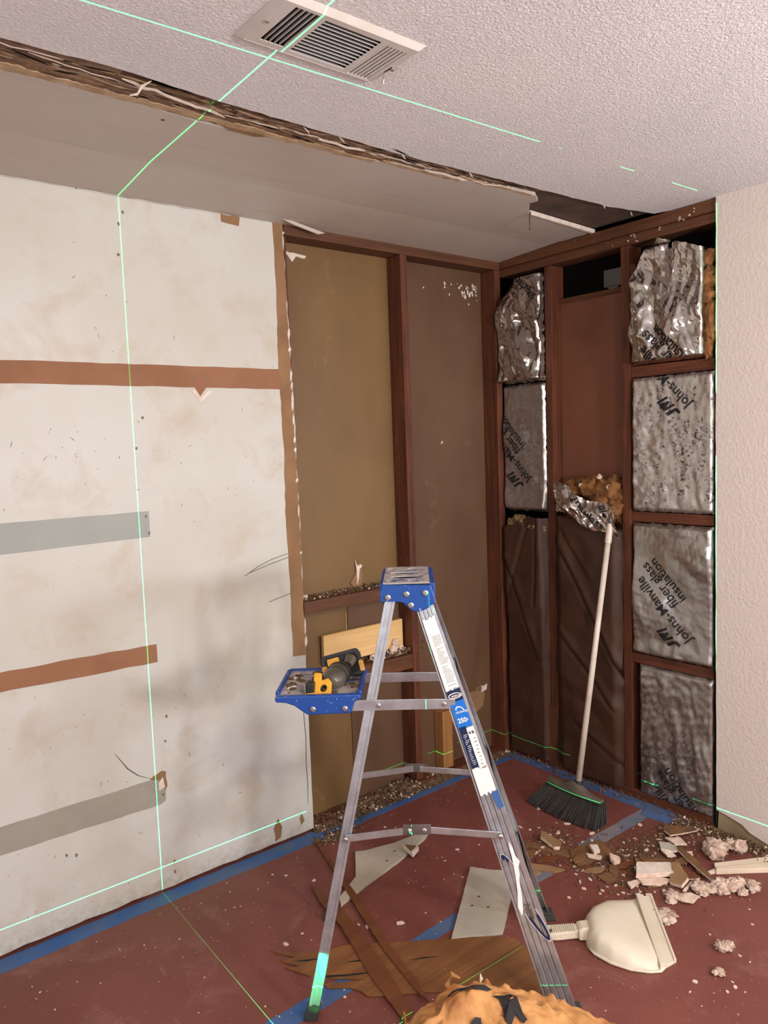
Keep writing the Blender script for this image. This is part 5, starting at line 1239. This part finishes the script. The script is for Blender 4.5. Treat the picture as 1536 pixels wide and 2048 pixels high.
for _ in range(60):
    chip(rn.uniform(-2.3, -.25), rn.uniform(-1.55, -.12), rn.choice([.18, .25, .32]))
# low ridge of dust against the foot of the stud bays
def ridge_fn(a, b):
    x = -1.21+1.17*a; y = .086-.125*b
    h = .022*math.sin(PI*min(1, .18+b*.82))**1.3*(.75+.9*noise.noise(Vector((x*9, y*14, 2)))+.4*noise.noise(Vector((x*40, y*40, 5))))*(1 if x < -.6 else .55)
    h += .022*math.exp(-((x+.70)/.06)**2-((y+.005)/.05)**2)
    return (x, y+.012*noise.noise(Vector((x*12, b*3, 8))), max(.0005, h if 0 < b < 1 else (.016 if b == 0 else .0003)))
o = MB().grid(160, 26, ridge_fn).build('dust_ridge', M['dust'], kind='stuff', recalc=False)
tag(o, 'low ridge of brown dust against the foot of the two stud bays', 'dust')
# uncountable rubble: along the sole plates, on the blocking, around the pile
def rubble(name, label, n_, place, smin, smax, mats, parent=None, cat='rubble'):
    mb = MB(); r2 = random.Random(n_)
    for _ in range(n_):
        x, y, z = place(r2); s_ = r2.uniform(smin, smax)*(1.0 if r2.random() < .85 else 1.8)
        R_ = Matrix.Rotation(r2.uniform(0, 6.28), 3, (r2.uniform(-1, 1), r2.uniform(-1, 1), r2.uniform(-1, 1)+.01))
        vs = [R_ @ Vector(p) for p in ((s_, 0, -s_*.3), (-s_*.5, s_*.8, -s_*.3), (-s_*.5, -s_*.8, -s_*.3), (0, 0, s_*.6))]
        zz_ = min(v.z for v in vs)
        mb.add([(x+v.x, y+v.y, z+v.z-zz_) for v in vs], [(0, 2, 1), (0, 1, 3), (1, 2, 3), (2, 0, 3)], 0 if r2.random() < .86 else 1)
    o = mb.build(name, mats, parent, kind='stuff')
    if parent is None: tag(o, label, cat)
    return o
rubble('rubble', 'brown grit and plaster crumbs heaped along the foot of the stud bays', 2600, lambda r: ((lambda x: (x, r.uniform(-.075, .06)+.02, max(.001, ridge_fn((x+1.21)/1.17, .5)[2]*r.uniform(.2, .9))))(r.choice([r.uniform(-1.2, -.04), r.uniform(-1.2, -.62), r.gauss(-.72, .05)]))), .0025, .0065, [M['dust'], M['chip']])
rubble('rubble', 'dark wood crumbs along the foot of the kraft and foil wall', 700, lambda r: (r.uniform(-.075, .02), r.uniform(-1.08, -.02), .012*r.random()), .002, .0055, [M['cardb'], M['dust']])
rubble('rubble', 'dusty brown crumbs spread beneath the debris pile', 5200, lambda r: (lambda c: (c[0]+r.gauss(0, .085), c[1]+r.gauss(0, .065), .001))(r.choice(pile_c)), .0014, .0040, [M['dust'], M['dust']])
rubble('rubble', 'grey plaster grit at the foot of the textured wall', 1500, lambda r: (-.02-abs(r.gauss(0, .05)), r.uniform(-1.5, -.95), .001+.010*r.random()), .002, .006, [M['dust'], M['chip']])
rubble('rubble', 'fine pale specks of plaster dust scattered over the red floor', 900, lambda r: (r.uniform(-2.6, -.1), r.uniform(-1.7, -.1), .0006), .0008, .0022, [M['chip'], M['chip']])
rubble('rubble', 'small loose crumbs by the cut end of the white wall', 500, lambda r: (r.gauss(-1.16, .045), -.10+r.gauss(0, .02), .001), .002, .006, [M['dust'], M['chip']])
rubble('rubble_on_ledge', '', 700, lambda r: (r.uniform(-1.19, -.64), r.uniform(.006, .085), .955+.008*r.random()), .0018, .0050, [M['dust'], M['chip']], wl)
rubble('rubble_on_ledge', '', 500, lambda r: (r.gauss(-.70, .07), r.uniform(.012, .08), .630+.016*r.random()), .003, .010, [M['dust'], M['chip']], wl)
mb = MB()
for x, z, r_ in ((-.71, .655, .022), (-.695, .69, .016), (-.665, .655, .014), (-.83, .645, .014), (-1.165, .965, .012)): mb.blob((x, .045, z), (r_, r_*.8, r_), .4, 9, int(-x*90), 10, 8)
mb.build('plaster_lump', M['chip'], wl, kind='stuff')
